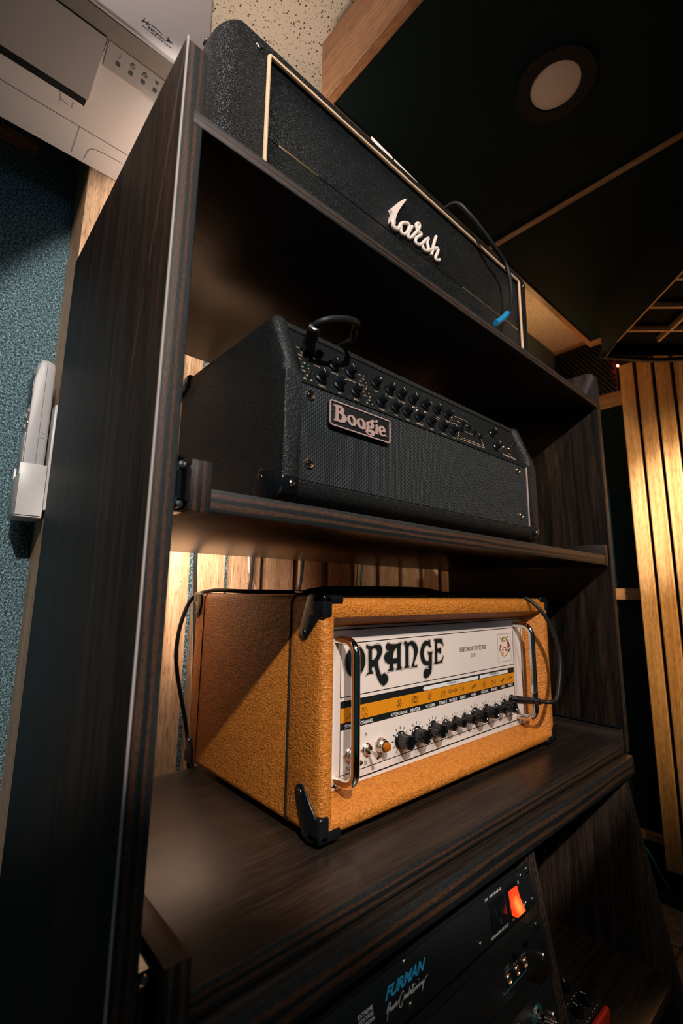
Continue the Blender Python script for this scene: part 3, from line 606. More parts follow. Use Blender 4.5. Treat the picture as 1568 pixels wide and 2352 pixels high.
def rounded_side(z0, z1, r):
    pts = [(FY, z0), (BY, z0), (BY, z1)]
    for i in range(7):
        t = R(90 + 90 * i / 6); pts.append((FY + r + r * math.cos(t), z1 - r + r * math.sin(t)))
    return pts
obj('side_panel', plyprism(rounded_side(ZF + 0.001, 0.7280, 0.006), LX0, LX1), ['dark_oak_upright', 'ply_left'], rk)
obj('edge_highlight', bx(LX0 - 0.0004, LX0 + 0.0011, FY - 0.0004, FY + 0.0010, -0.25, 0.7270), 'edge_highlight', rk, False)  # pale strip paints the bright highlight along the panel's front edge
obj('side_panel', plyprism(rounded_side(-0.0297, 0.7280, 0.016), RX0, RX1), ['dark_oak_upright_figured', 'ply_right'], rk)
obj('top_shelf', plybox(LX1 - 0.008, RX0, FY - 0.0006, BY, 0.6460, 0.6595), ['dark_oak_across', 'ply_top'], rk)
obj('desk_top', plybox(LX1 + 0.0005, 0.6690, -0.0863, BY, -0.0609, -0.0298), ['dark_oak_across', 'ply_desk'], rk)
def slant(z): return -0.0735 + 0.19 * (z + 0.079)
def lowpanel(name, x0, x1, ml, mp, zb=ZF + 0.001):
    return obj(name, plyprism([(slant(-0.0615), -0.0615), (slant(zb), zb), (BY, zb), (BY, -0.0615)], x0, x1), [ml, mp], rk)
lowpanel('rack_divider', 0.295, 0.308, 'dark_oak_upright', 'ply_div')
lowpanel('lower_side_panel', 0.655, 0.672, 'dark_oak_upright', 'ply_low_right')
obj('cubby_shelf', plybox(0.3085, 0.6545, -0.1215, 0.25, -0.375, -0.357), ['dark_oak_across', 'ply_cubby'], rk)
obj('cubby_back', bx(0.3085, 0.6545, 0.2505, 0.262, ZF + 0.001, -0.0615), 'dark_oak_upright', rk, False)
def tray(x0, x1, xr0, xr1, z0, z1, zr, mats, yb):
    t = obj('sliding_tray', plybox(x1, xr0, FY - 0.001, yb, z0, z1), ['dark_oak_across', mats[0]], rk)
    obj('tray_rail', plybox(x0, x1 - 0.0003, FY - 0.001, yb, z0 - 0.001, zr), ['dark_oak_depth', mats[1]], t)
    obj('tray_rail', plybox(xr0 + 0.0003, xr1, FY - 0.001, yb, z0 - 0.001, zr), ['dark_oak_depth', mats[2]], t)
    for sx, xo, xi in ((1, LX1, x0), (-1, RX0, xr1)):
        zc = (z0 + zr) / 2
        bm = nb()
        box(bm, min(xo, xo + sx * 0.0022), max(xo, xo + sx * 0.0022), FY + 0.004, yb, zc - 0.0205, zc + 0.0205)
        box(bm, min(xo, xo + sx * 0.008), max(xo, xo + sx * 0.008), FY + 0.004, yb, zc - 0.0222, zc - 0.0205)
        box(bm, min(xo, xo + sx * 0.008), max(xo, xo + sx * 0.008), FY + 0.004, yb, zc + 0.0205, zc + 0.0222)
        box(bm, min(xi - sx * 0.0022, xi), max(xi - sx * 0.0022, xi), FY + 0.002, yb, zc - 0.013, zc + 0.013)
        box(bm, min(xo + sx * 0.004, xo + sx * 0.007), max(xo + sx * 0.004, xo + sx * 0.007), FY + 0.007, yb, zc - 0.011, zc + 0.011)
        obj('drawer_slide', bm, 'black_guard', t, False)
        for dz in (-0.0155, 0.0155):
            bm = lathe(nb(), (xo + sx * 0.0062, FY + 0.0045, zc + dz), (0, 1, 0), [(0.0, 0), (0.0026, 0.0004), (0.0026, 0.006), (0.0, 0.0064)], 12)
            box(bm, min(xo + sx * 0.0030, xo + sx * 0.0062), max(xo + sx * 0.0030, xo + sx * 0.0062), FY + 0.0055, FY + 0.008, zc + dz - 0.001, zc + dz + 0.001)
            box(bm, xo + sx * 0.0030 - 0.0008, xo + sx * 0.0030 + 0.0008, FY + 0.0055, FY + 0.008, zc + dz - 0.0055 if dz > 0 else zc + dz - 0.001, zc + dz + 0.0055 if dz < 0 else zc + dz + 0.001)
            obj('slide_clip', bm, 'nickel', t)
    return t
tray(-0.1958, -0.1787, 0.6460, 0.6634, 0.3157, 0.3342, 0.3554, ('ply_tray_upper', 'ply_rail_a', 'ply_rail_b'), BY)
tray(-0.1906, -0.1719, 0.6445, 0.6630, -0.0265, -0.0079, 0.0132, ('ply_tray_lower', 'ply_rail_c', 'ply_rail_d'), BY)

# ------------------------------------------------------------------ orange amplifier head
oa = thing('amplifier_head', 'orange vinyl guitar amplifier head with a white front panel, on the lower tray', 'amplifier', (0.275, 0.16, -0.0079))
OX0, OX1, OZ0, OZ1, OYB = 0.0, 0.55, 0.0, 0.2517, 0.327
def rect_ring(x0, x1, z0, z1, r, y): return rr(x0, x1, z0, z1, r, 5, y)
fr_rings = [rect_ring(0.0005, 0.5495, 0.0005, 0.2512, 0.009, 0.060), rect_ring(0, 0.55, 0, OZ1, 0.009, 0.058), rect_ring(0, 0.55, 0, OZ1, 0.009, 0.010),
            rect_ring(0.0012, 0.5488, 0.0012, OZ1 - 0.0012, 0.009, 0.005), rect_ring(0.004, 0.546, 0.004, OZ1 - 0.004, 0.008, 0.0012), rect_ring(0.008, 0.542, 0.007, OZ1 - 0.009, 0.006, 0.0),
            rect_ring(0.0145, 0.5355, 0.0125, 0.2285, 0.0015, 0.0002), rect_ring(0.0165, 0.5335, 0.0145, 0.2270, 0.0015, 0.0014), rect_ring(0.0405, 0.5085, 0.0300, 0.2155, 0.0010, 0.0325), rect_ring(0.0405, 0.5085, 0.0300, 0.2155, 0.0010, 0.060)]
obj('front_frame', loft(nb(), fr_rings, closed=True), 'orange_vinyl', oa, angle=50)
cb = [rect_ring(0.0005, 0.5495, 0.0005, 0.2512, 0.009, 0.0622), rect_ring(0, 0.55, 0, OZ1, 0.009, 0.064), rect_ring(0, 0.55, 0, OZ1, 0.009, OYB - 0.010), rect_ring(0.003, 0.547, 0.003, OZ1 - 0.003, 0.009, OYB - 0.003), rect_ring(0.010, 0.540, 0.010, OZ1 - 0.010, 0.006, OYB)]
obj('cabinet', loft(nb(), cb, True, True), 'orange_vinyl', oa, angle=50)
for yy, rad in ((0.0611, 0.0011), (0.2915, 0.0007)):
    obj('piping', tube(nb(), rect_ring(-0.0002, 0.5502, -0.0002, OZ1 + 0.0002, 0.009, yy), rad, 8, 1, True), 'black_rubber', oa)
# corner guards
def guard(px, py, pz, front):
    sx = 1 if px == 0 else -1; sy = 1 if py == 0 else -1; sz = 1 if pz == 0 else -1
    fx_ = lambda a: px + sx * a; fy_ = lambda a: py + sy * a; fz_ = lambda a: pz + sz * a
    bm = nb(); e = 0.0022
    def bb(a, b, c, bev):
        x = sorted((fx_(-e), fx_(a))); y = sorted((fy_(-e), fy_(b))); z = sorted((fz_(-e), fz_(c)))
        box(bm, x[0], x[1], y[0], y[1], z[0], z[1], bev=bev, seg=3)
    if front:
        bb(0.013, 0.030, 0.0245, 0.0042); bb(0.030, 0.020, 0.0095, 0.0042)
    else: bb(0.010, 0.016, 0.016, 0.0042)
    out = [obj('corner_guard', bm, 'black_guard', oa, angle=60)]
    # side lobe running down and back along the side face
    L = 0.047 if front else 0.034
    c0 = (0.016, 0.012); c1 = (0.033, L - 0.006) if front else (0.014, L - 0.004)
    d = Vector((c1[0] - c0[0], c1[1] - c0[1])); d.normalize(); nrm = Vector((-d.y, d.x)); r0, r1 = (0.0155, 0.0085) if front else (0.0125, 0.0075)
    pts = []
    for i in range(9):
        t = R(-90 + 180 * i / 8); q = Vector(c1) + d * (r1 * math.cos(t)) + nrm * (r1 * math.sin(t)); pts.append(q)
    for i in range(9):
        t = R(90 + 180 * i / 8); q = Vector(c0) + d * (r0 * math.cos(t)) + nrm * (r0 * math.sin(t)); pts.append(q)
    pts = [(fy_(p.x), fz_(p.y)) for p in pts]
    bm = prism(nb(), pts, 0, *sorted((fx_(-0.0020), fx_(0.004))), bev=0.0008)
    lobe = obj('guard_lobe', bm, 'black_guard', out[0], angle=60)
    s = dome_screw(nb(), (fx_(-0.0018), fy_(c1[0] - (0.0 if front else 0)), fz_(c1[1])), (-sx, 0, 0), 0.0034)
    obj('screw', s, 'dark_nickel', out[0])
for px in (0, OX1):
    for pz in (0, OZ1):
        guard(px, 0, pz, True); guard(px, OYB, pz, False)
for px in (0.05, 0.50):
    for py in (0.05, 0.28):
        obj('rubber_foot', lathe(nb(), (px, py, 0.001), (0, 0, -1), [(0.014, 0), (0.014, 0.006), (0.012, 0.0086), (0, 0.0088)], 16), 'black_rubber', oa)
# front panel
PY = 0.032
fp = obj('front_panel', bx(0.0412, 0.5078, PY, PY + 0.002, 0.0305, 0.2148), 'panel_white', oa, False)
tag(fp, 'white metal front panel printed in black and orange')
PF = Frame((0, PY, 0))
def pr(name, splines, mat, h=0.0003): return poly(name, splines, PF, mat, fp, h)
strokes('border_line', [[(0.0405, 0.2105), (0.5075, 0.2120)], [(0.0405, 0.0345), (0.4995, 0.0395)], [(0.5040, 0.212), (0.5005, 0.0395)]], PF, 0.0016, 'print_black', fp)
def fbox(x0, x1, za0, za1, zb0, zb1): return [(x0, za0), (x1, zb0), (x1, zb1), (x0, za1)]
strokes('frame_line', [fbox(0.0552, 0.4728, 0.1309, 0.1938, 0.1341, 0.1975)], PF, 0.0010, 'print_black', fp, closed=True)
pr('black_band', [fbox(0.0552, 0.4712, 0.0935, 0.1264, 0.0968, 0.1290)], 'print_black')
pr('orange_band', [fbox(0.0555, 0.4710, 0.1016, 0.1184, 0.1036, 0.1203)], 'print_orange', 0.0005)
strokes('frame_line', [[(0.0555, 0.0935), (0.0555, 0.0435), (0.4692, 0.0508), (0.4712, 0.0968)]], PF, 0.0009, 'print_black', fp)
def pill(x0, x1, z0, z1, dz):
    c = 0.0022; h_ = z1 - z0
    return [(x0, z0 + h_ / 2), (x0 + c, z0), (x1 - c, z0 + dz), (x1, z0 + dz + h_ / 2), (x1 - c, z1 + dz), (x0 + c, z1)]
pr('channel_plate', [pill(0.2130, 0.3562, 0.1198, 0.1252, 0.0008)], 'print_white', 0.0006)
pr('channel_plate', [pill(0.3588, 0.4500, 0.1207, 0.1261, 0.0006)], 'print_white', 0.0006)
TH = 0.0040
text('channel_text', 'CHANNEL A', PF, 0.2706, 0.3000, 0.1220, 0.1252, 'print_black', fp, 0.0009)
text('channel_text', 'CHANNEL B', PF, 0.3880, 0.4170, 0.1229, 0.1262, 'print_black', fp, 0.0009)
for s_, a, b, z in (('STANDBY', 0.0620, 0.0860, 0.0972), ('CHANNEL', 0.0885, 0.1109, 0.0972), ('ATTENUATOR', 0.1443, 0.1785, 0.0975), ('REVERB', 0.1847, 0.2059, 0.0976), ('VOLUME', 0.2179, 0.2396, 0.0980), ('TREBLE', 0.2492, 0.2688, 0.0982), ('MIDDLE', 0.2747, 0.2942, 0.0984), ('BASS', 0.3034, 0.3174, 0.0989), ('GAIN', 0.3335, 0.3461, 0.0990), ('VOLUME', 0.3618, 0.3833, 0.0995), ('SHAPE', 0.3930, 0.4099, 0.0998), ('GAIN', 0.4239, 0.4369, 0.1003), ('INPUT', 0.4490, 0.4638, 0.1006)):
    text('control_text', s_, PF, a, b, z - 0.0020, z + 0.0022, 'print_white', fp, 0.0008, bold=0.02)
text('control_text', 'A', PF, 0.0962, 0.1006, 0.0800, 0.0848, 'print_black', fp)
text('control_text', 'B', PF, 0.0965, 0.1004, 0.0471, 0.0518, 'print_black', fp)
text('control_text', 'PLAY', PF, 0.0655, 0.0790, 0.0473, 0.0513, 'print_black', fp)
# big letters with a thin outline
for L, rings in T['ORANGE'].items():
    rs = [mm(r) for r in rings]
    lt = pr('brand_letter', rs, 'print_black', 0.0004)
    for r in rs:
        big = r is rs[0]
        d = 0.0011 if big else -0.0009
        o1 = offset_ring(r, d)
        strokes('letter_outline', [o1], PF, 0.00035, 'print_black', fp, 0.0004, True)
# serif model name
def serif(ch, x, z, wd, ht):
    """list of (points, width) strokes for a few serif capitals and digits"""
    T_, t_, s_ = wd * 0.19, wd * 0.085, wd * 0.16
    def v(a, w_=T_): return ([(x + a * wd, z + t_ / 2), (x + a * wd, z + ht - t_ / 2)], w_)
    def sf(a, b, l=0.17): return ([(x + (a - l) * wd, z + b * ht + (t_ / 2 if b == 0 else -t_ / 2)), (x + (a + l) * wd, z + b * ht + (t_ / 2 if b == 0 else -t_ / 2))], t_)
    def ln(p, q, w_): return ([(x + p[0] * wd, z + p[1] * ht), (x + q[0] * wd, z + q[1] * ht)], w_)
    def arc(cx, cz, rx, rz, a0, a1, w_, n=8): return ([(x + (cx + rx * math.cos(R(a0 + (a1 - a0) * i / n))) * wd, z + (cz + rz * math.sin(R(a0 + (a1 - a0) * i / n))) * ht) for i in range(n + 1)], w_)
    return {'T': [v(.5), sf(.5, 0), ln((.06, .95), (.94, .95), t_), ln((.06, .95), (.06, .76), t_), ln((.94, .95), (.94, .76), t_)],
            'H': [v(.2), v(.8), sf(.2, 0), sf(.2, 1), sf(.8, 0), sf(.8, 1), ln((.2, .5), (.8, .5), t_)],
            'U': [ln((.22, .95), (.22, .3), T_), arc(.5, .3, .28, .27, 180, 360, t_ * 1.2), ln((.78, .95), (.78, .3), t_), sf(.22, 1), sf(.78, 1)],
            'N': [v(.2, t_), v(.82, t_), ln((.2, .95), (.8, .05), T_), sf(.2, 0), sf(.82, 1), sf(.12, 1, .1)],
            'D': [v(.22), sf(.2, 0), sf(.2, 1), ln((.2, .96), (.5, .96), t_), ln((.2, .04), (.5, .04), t_), arc(.45, .5, .42, .46, -90, 90, T_ * .9)],
            'E': [v(.24), sf(.2, 0), sf(.2, 1), ln((.2, .96), (.85, .96), t_), ln((.2, .04), (.88, .04), t_), ln((.2, .52), (.6, .52), t_), ln((.85, .96), (.85, .76), t_), ln((.88, .04), (.9, .26), t_), ln((.62, .62), (.62, .42), t_)],
            'R': [v(.22), sf(.2, 0), sf(.2, 1), ln((.2, .96), (.5, .96), t_), ln((.2, .5), (.5, .5), t_), arc(.48, .73, .3, .23, -90, 90, T_ * .9), ln((.48, .5), (.88, .05), T_ * .9), sf(.86, 0, .1)],
            'V': [ln((.12, .95), (.5, .04), T_), ln((.86, .95), (.52, .06), t_), sf(.14, 1, .15), sf(.85, 1, .13)],
            'B': [v(.22), sf(.16, 0, .1), sf(.16, 1, .1), ln((.2, .96), (.5, .96), t_), ln((.2, .52), (.5, .52), t_), ln((.2, .04), (.5, .04), t_), arc(.46, .74, .28, .22, -90, 90, T_ * .85), arc(.48, .28, .34, .24, -90, 90, T_ * .9)],
            '2': [arc(.48, .7, .3, .26, 170, -30, T_ * .8), ln((.74, .6), (.14, .06), T_ * .7), ln((.14, .06), (.84, .06), t_ * 1.6), ln((.84, .06), (.88, .22), t_)],
            '0': [arc(.5, .5, .33, .47, 80, 280, T_ * .75, 10), arc(.5, .5, .33, .47, -100, 100, T_ * .75, 10)]}[ch]
def serif_text(name, s_, x0, x1, z0, z1):
    wd = (x1 - x0) / len(s_); bm = nb()
    for i, ch in enumerate(s_):
        for pts, w_ in serif(ch, x0 + i * wd + wd * 0.02, z0, wd * 0.98, z1 - z0): ribbon(bm, PF, pts, w_, 0.0003, ext=False)
    return obj(name, bm, 'print_black', fp, False)
serif_text('model_text', 'THUNDERVERB', 0.3040, 0.3832, 0.1665, 0.1730)
serif_text('model_text', '200', 0.3355, 0.3505, 0.1562, 0.1622)
# crest
strokes('crest_frame', [rect(0.4203, 0.4644, 0.1414, 0.1879)], PF, 0.0006, 'print_grey', fp, closed=True)
for nm, mt, hh in (('grey', 'print_grey', .0003), ('green', 'print_green', .0003), ('red', 'print_red', .0004), ('orange', 'print_orange', .0005), ('blue', 'print_navy', .0006), ('brown', 'print_brown', .0006)):
    bm = nb()
    for r in T['crest'][nm]:
        me = place(curve_mesh([mm(r)]), PF, hh); bm.from_mesh(me); bpy.data.meshes.remove(me)
    obj('crest_print', bm, mt, fp, False)
# icons on the orange band
def arrow(cx, cz, w_, h_, d):
    s_ = 1 if d in 'ur' else -1
    P = [(-.22, -.5), (.22, -.5), (.22, .08), (.5, .08), (0, .5), (-.5, .08), (-.22, .08)]
    return [(cx + a * w_, cz + b * h_ * s_) for a, b in P] if d in 'ud' else [(cx + b * w_ * s_, cz + a * h_) for a, b in P]
ic = []; icc = []
def horn(x, z): icc.append([(x - .0018, z - .0020), (x, z - .0024), (x + .0012, z - .0052), (x + .0012, z + .0052), (x, z + .0024), (x - .0018, z + .0020)])
z0 = 0.1098
ic.append([(0.0915, z0 + .0005), (0.0915, z0 + .0045), (0.0945, z0 + .0045), (0.0945, z0 + .0005), (0.0972, z0 + .0005), (0.0972, z0 + .0045), (0.1, z0 + .0045), (0.1, z0 + .0005), (0.1018, z0 + .0005)])
ic.append([(0.0912 + .0106 * i / 20, z0 - .0045 + .0022 * math.sin(i / 20 * 4 * math.pi)) for i in range(21)])
icc.append([(0.0655, z0 - .0042), (0.071, z0 + .0010), (0.0725, z0 - .0002), (0.0705, z0 - .0015), (0.0715, z0 - .0028)])
horn(0.1590, z0 + .0005); icc.append(arrow(0.1640, z0 + .0005, .0048, .0090, 'd'))
for i in range(5): ic.append(circ(0.1898 + i * .0021, z0 + .0010, .0021, 14, .0042) if 0 < i < 4 else [(0.1898 + i * .0021 + .0021 * math.cos(R(a)), z0 + .001 + .0042 * math.sin(R(a))) for a in (range(60, 250, 20) if i == 0 else range(-120, 80, 20))])
for x in (0.2260, 0.3700):
    horn(x, z0 + .0010)
    for dz0, dz1 in ((.003, .0048), (.0008, .0016), (-.001, -.0014), (-.003, -.0048)): ic.append([(x + .002, z0 + .001 + dz0), (x + .0062, z0 + .001 + dz1)])
ic.append([(0.2563, z0 - .005), (0.2568, z0 + .004), (0.2580, z0 + .0055), (0.2582, z0 + .003), (0.2560, z0), (0.2548, z0 - .002), (0.2565, z0 - .0035), (0.2582, z0 - .002), (0.2570, z0 - .0008)])
icc.append(arrow(0.2630, z0 + .0012, .0058, .0092, 'u'))
icc.append(arrow(0.2776, z0 + .0015, .0068, .0062, 'r')); icc.append(arrow(0.2916, z0 + .0018, .0068, .0062, 'l')); icc.append(circ(0.2846, z0 + .0015, .0011, 10, .0018))
ic.append([(0.3035, z0 + .003), (0.3045, z0 + .0048), (0.3062, z0 + .0042), (0.3066, z0 + .0015), (0.3056, z0 - .0015), (0.3036, z0 - .0040)])
icc.append(arrow(0.3118, z0 + .0014, .0048, .0076, 'd'))
for x in (0.3415, 0.4305):
    ic.append([(x - .007, z0 - .0010), (x - .0052, z0 + .0012), (x - .0052, z0 - .0020), (x - .0020, z0 + .0024), (x - .0020, z0 - .0016), (x + .0012, z0 + .0034), (x + .0012, z0 - .0008), (x + .0036, z0 + .0044)])
    ic.append([(x - .008, z0 - .0008), (x + .0050, z0 + .0030)]); icc.append([(x + .0025, z0 + .0040), (x + .0058, z0 + .0034), (x + .0034, z0 + .0006)])
icc.append([(0.3955, z0 - .0030), (0.3955, z0 + .0050), (0.4075, z0 - .0028), (0.4075, z0 + .0052)])
icc.append(rect(0.4485, 0.4548, z0 + .0006, z0 + .0046)); ic.append([(0.4548, z0 + .0026), (0.4630, z0 + .0030)]); ic.append([(0.4565, z0 + .0034), (0.4622, z0 + .0036)]); ic.append([(0.4565, z0 + .0020), (0.4622, z0 + .0023)])
bm = nb()
for l in ic: ribbon(bm, PF, l, 0.00052, 0.0008)
for l in icc: ribbon(bm, PF, l, 0.00052, 0.0008, True)
obj('control_icons', bm, 'print_black', fp, False)
# knobs
def knob_mesh(r, hgt):
    bm = nb()
    lathe(bm, (0, 0, 0), (0, -1, 0), [(r * 1.22, 0), (r * 1.22, 0.0014), (r * 1.12, 0.0024)], 32)
    lathe(bm, (0, -0.0022, 0), (0, -1, 0), [(r * 1.0, 0), (r * 0.96, hgt * 0.82)], 48, 0.055, 1)
    lathe(bm, (0, -0.0022 - hgt * 0.80, 0), (0, -1, 0), [(r * 0.98, 0), (r * 0.97, hgt * 0.14), (r * 0.90, hgt * 0.20), (r * 0.80, hgt * 0.19), (r * 0.72, hgt * 0.13), (r * 0.4, hgt * 0.15), (0, hgt * 0.16)], 32)
    return bm
kn = [(0.1634, 0.0640, 1), (0.1975, 0.0648, 1), (0.2339, 0.0660, 1), (0.2634, 0.0668, 0), (0.2885, 0.0675, 0), (0.3140, 0.0680, 0), (0.3420, 0.0684, 1), (0.3752, 0.0688, 1), (0.4055, 0.0690, 0), (0.4340, 0.0692, 1)]
tk = nb(); big_k = small_k = None
for x, z, b in kn:
    r, hg = (0.0092, 0.0175) if b else (0.0064, 0.0150)
    for a in range(-150, 151, 30):
        t = R(90 + a); r0 = r * 1.40; r1 = r * (1.85 if b else 2.0)
        ribbon(tk, PF, [(x + r0 * math.cos(t), z + r0 * math.sin(t)), (x + r1 * math.cos(t), z + r1 * math.sin(t))], 0.0011 if b else 0.0007, 0.0003, ext=False)
    proto = big_k if b else small_k
    if proto is None:
        me = bpy.data.meshes.new('knob'); bm = knob_mesh(r, hg); bmesh.ops.recalc_face_normals(bm, faces=bm.faces); bm.to_mesh(me); bm.free()
        o = link('knob', me, 'black_plastic', oa, True, True, 30)
        bm = bx(-0.0006, 0.0006, -0.0048, -0.0026, r * 0.35, r * 1.10)
        q = bpy.data.meshes.new('pointer'); bm.to_mesh(q); bm.free(); link('pointer', q, 'print_white', o, False, True)
        if b: big_k = o
        else: small_k = o
    else: o = dup(proto, oa)
    o.location = Vector((x, PY - 0.0003, z)) - oa.location
    o.rotation_euler = (0, R(random.uniform(-40, 60)), 0)
obj('knob_scale_marks', tk, 'print_black', fp, False)
# handles
for x, zb, zt in ((0.0484, 0.0412, 0.2000), (0.4765, 0.0462, 0.2035)):
    p = 0.034
    pts = [(x, PY, zb)]
    rc = 0.017
    for i in range(7):
        t = R(90 * i / 6); pts.append((x, PY - p + rc - rc * math.sin(t), zb + rc - rc * math.cos(t)) if True else None)
    pts = [(x, PY + 0.001, zb), (x, PY - p + rc, zb)] + [(x, PY - p + rc - rc * math.sin(R(15 * i)), zb + rc - rc * math.cos(R(15 * i))) for i in range(1, 7)]
    pts += [(x, PY - p, zb + (zt - zb) * q) for q in (0.3, 0.5, 0.7)]
    pts += [(x, PY - p + rc - rc * math.cos(R(15 * i)), zt - rc + rc * math.sin(R(15 * i))) for i in range(0, 7)] + [(x, PY + 0.001, zt)]
    tag(obj('grab_handle', tube(nb(), pts, 0.0052, 18, 1), 'chrome', oa), 'polished chrome grab handle')
# toggle switches, pilot lamp, socket
for x, z in ((0.0710, 0.0645), (0.0999, 0.0650)):
    bm = nb()
    lathe(bm, (x, PY, z), (0, -1, 0), [(0.0074, 0), (0.0074, 0.0012), (0.0062, 0.0022), (0.0062, 0.0046), (0.0048, 0.0056), (0.0032, 0.0050), (0.0, 0.0040)], 24)
    s_ = obj('toggle_switch', bm, 'nickel', oa)
    obj('lever', tube(nb(), [(x, PY - 0.004, z), (x, PY - 0.012, z - 0.0022), (x, PY - 0.0205, z - 0.0050)], lambda t: 0.0015 + 0.0013 * t, 12), 'nickel', s_)
    obj('locating_pin', dome_screw(nb(), (x - 0.0090, PY, z), (0, -1, 0), 0.0017, 0.0022), 'brass_ring', s_)
x, z = 0.1239, 0.0655
pl = obj('pilot_lamp', lathe(nb(), (x, PY, z), (0, -1, 0), [(0.0090, 0), (0.0090, 0.0030), (0.0080, 0.0042), (0.0080, 0.0072), (0.0070, 0.0082), (0.0070, 0.0106), (0.0055, 0.0112), (0.0, 0.0112)], 28), 'nickel', oa)
obj('lens', lathe(nb(), (x, PY - 0.0110, z), (0, -1, 0), [(0.0056, 0), (0.0054, 0.0032), (0.0040, 0.0054), (0.0, 0.0062)], 10), 'amber_lens', pl, False)
obj('input_socket', lathe(nb(), (0.4570, PY, 0.0762), (0, -1, 0), [(0.0080, 0), (0.0080, 0.0022), (0.0068, 0.0034), (0.0045, 0.0034), (0.0040, 0.0010), (0, 0.0010)], 22), 'black_plastic', oa)
# carrying strap lying on the top
sh = obj('carry_strap', tube(nb(), [(0.085, 0.15, 0.2530), (0.10, 0.15, 0.2575), (0.135, 0.15, 0.2610), (0.195, 0.15, 0.2620), (0.30, 0.15, 0.2635), (0.372, 0.15, 0.2625), (0.41, 0.15, 0.2585), (0.43, 0.15, 0.2530)], lambda t: 0.0045, 12), 'strap_sheen', oa)
for x in (0.10, 0.41): obj('strap_end_cap', bx(x - 0.022, x + 0.022, 0.137, 0.163, 0.2518, 0.2590, bev=0.003, seg=3), 'black_guard', oa)

# cable plugged into the orange amplifier
gc = thing('guitar_cable', 'black cable with a blue striped plug, plugged in at the right of the white panel', 'cable', (0.457, 0.0, 0.078))
obj('plug', lathe(nb(), (0.457, 0.0305, 0.0765), Vector((-0.0048, -0.0605, 0.0065)), [(0.0030, 0), (0.0030, 0.004), (0.0062, 0.0045), (0.0066, 0.014), (0.0058, 0.030), (0.0050, 0.044), (0.0042, 0.0445), (0.0042, 0.050), (0.0052, 0.0505), (0.0050, 0.0535), (0.0036, 0.054), (0.0033, 0.060)], 20), 'black_plastic', gc)
pd = Vector((-0.0048, -0.0605, 0.0065)).normalized(); u_, v_, _ = axes(pd); po = Vector((0.457, 0.0305, 0.0765))
bm = nb(); sp_ = []
for i in range(26):
    a = i / 25; t = R(60 + 210 * a); rr_ = 0.0061 - 0.0006 * a; sp_.append(po + pd * (0.022 + 0.020 * a) + (u_ * math.cos(t) + v_ * math.sin(t)) * rr_)
obj('blue_stripe', tube(bm, sp_, 0.0007, 6, 1), 'print_blue', gc)
obj('cable', tube(nb(), [(0.4524, -0.0275, 0.0828), (0.4560, -0.0360, 0.0832), (0.4720, -0.0400, 0.0850), (0.4880, -0.0400, 0.1070), (0.5010, -0.0385, 0.1500), (0.4930, -0.0330, 0.1945), (0.4769, -0.0200, 0.2310), (0.4674, 0.0080, 0.2540), (0.4500, 0.0500, 0.2580), (0.4000, 0.1000, 0.2575), (0.30, 0.175, 0.2560), (0.15, 0.19, 0.2560), (0.05, 0.25, 0.2560), (0.02, 0.315, 0.2560), (0.0, 0.35, 0.235), (-0.01, 0.362, 0.15), (0.02, 0.365, 0.02), (0.03, 0.36, -0.10)], 0.0033, 12, 8), 'black_rubber', gc)
# ------------------------------------------------------------------ middle amplifier head (black leather, cane grille)
MX0, MX1, MYF, MYB, MZ0, MZB, MZT = -0.0966, 0.4265, -0.0500, 0.2080, 0.3450, 0.4758, 0.5480
MYT = -0.0245
ma = thing('amplifier_head', 'black leather amplifier head with cane grille and silver name badge, on the middle shelf', 'amplifier', (0.165, 0.08, 0.3342))
def prof(ins=0.0, rb=0.018):
    P = []
    for cy, cz, a in ((MYF + ins + rb, MZ0 + rb, 180),):
        for i in range(6):
            t = R(a + 90 * i / 5); P.append((cy + rb * math.cos(t), cz + rb * math.sin(t)))
    P += [(MYB - 0.012, MZ0), (MYB, MZ0 + 0.012), (MYB, MZT - 0.012), (MYB - 0.012, MZT)]
    d = 0.006
    P += [(MYT + ins + d, MZT), (MYT + ins + 0.001, MZT - 0.002), (MYT + ins - 0.0025, MZT - 0.008)]
    P += [(MYF + ins + 0.003, MZB + 0.009), (MYF + ins + 0.0003, MZB + 0.003), (MYF + ins, MZB - 0.006)]
    return P
CW = 0.0205
bm = prism(nb(), prof(), 0, MX0, MX0 + CW, bev=0.0085, seg=4)
prism(bm, prof(), 0, MX1 - CW, MX1, bev=0.0085, seg=4)
rail = [(MYF + 0.02, MZ0), (MYB - 0.004, MZ0)] + [(MYB - 0.004, MZ0 + 0.0205), (MYF + 0.006, MZ0 + 0.0205), (MYF, MZ0 + 0.0165)] + [(MYF + 0.018 + 0.018 * math.cos(R(180 + 18 * i)), MZ0 + 0.018 + 0.018 * math.sin(R(180 + 18 * i))) for i in range(0, 5)]
prism(bm, rail, 0, MX0 + CW - 0.002, MX1 - CW + 0.002)
prism(bm, [(MYT + 0.003, MZT - 0.009), (MYT + 0.006, MZT - 0.0015), (MYT + 0.012, MZT), (MYB - 0.004, MZT), (MYB - 0.004, MZT - 0.016), (MYT + 0.010, MZT - 0.016)], 0, MX0 + CW - 0.002, MX1 - CW + 0.002)
box(bm, MX0 + CW - 0.002, MX1 - CW + 0.002, MYB - 0.012, MYB - 0.004, MZ0 + 0.02, MZT - 0.014)
obj('cabinet', bm, 'black_leather', ma, angle=50)
for px in (MX0 + 0.04, MX1 - 0.04):
    for py in (-0.01, 0.17): obj('rubber_foot', lathe(nb(), (px, py, MZ0 + 0.001), (0, 0, -1), [(0.013, 0), (0.013, 0.008), (0.011, 0.0115), (0, 0.0116)], 14), 'black_rubber', ma)
GX0, GX1, GZ0, GZ1 = MX0 + CW, MX1 - CW, MZ0 + 0.0205, 0.4722
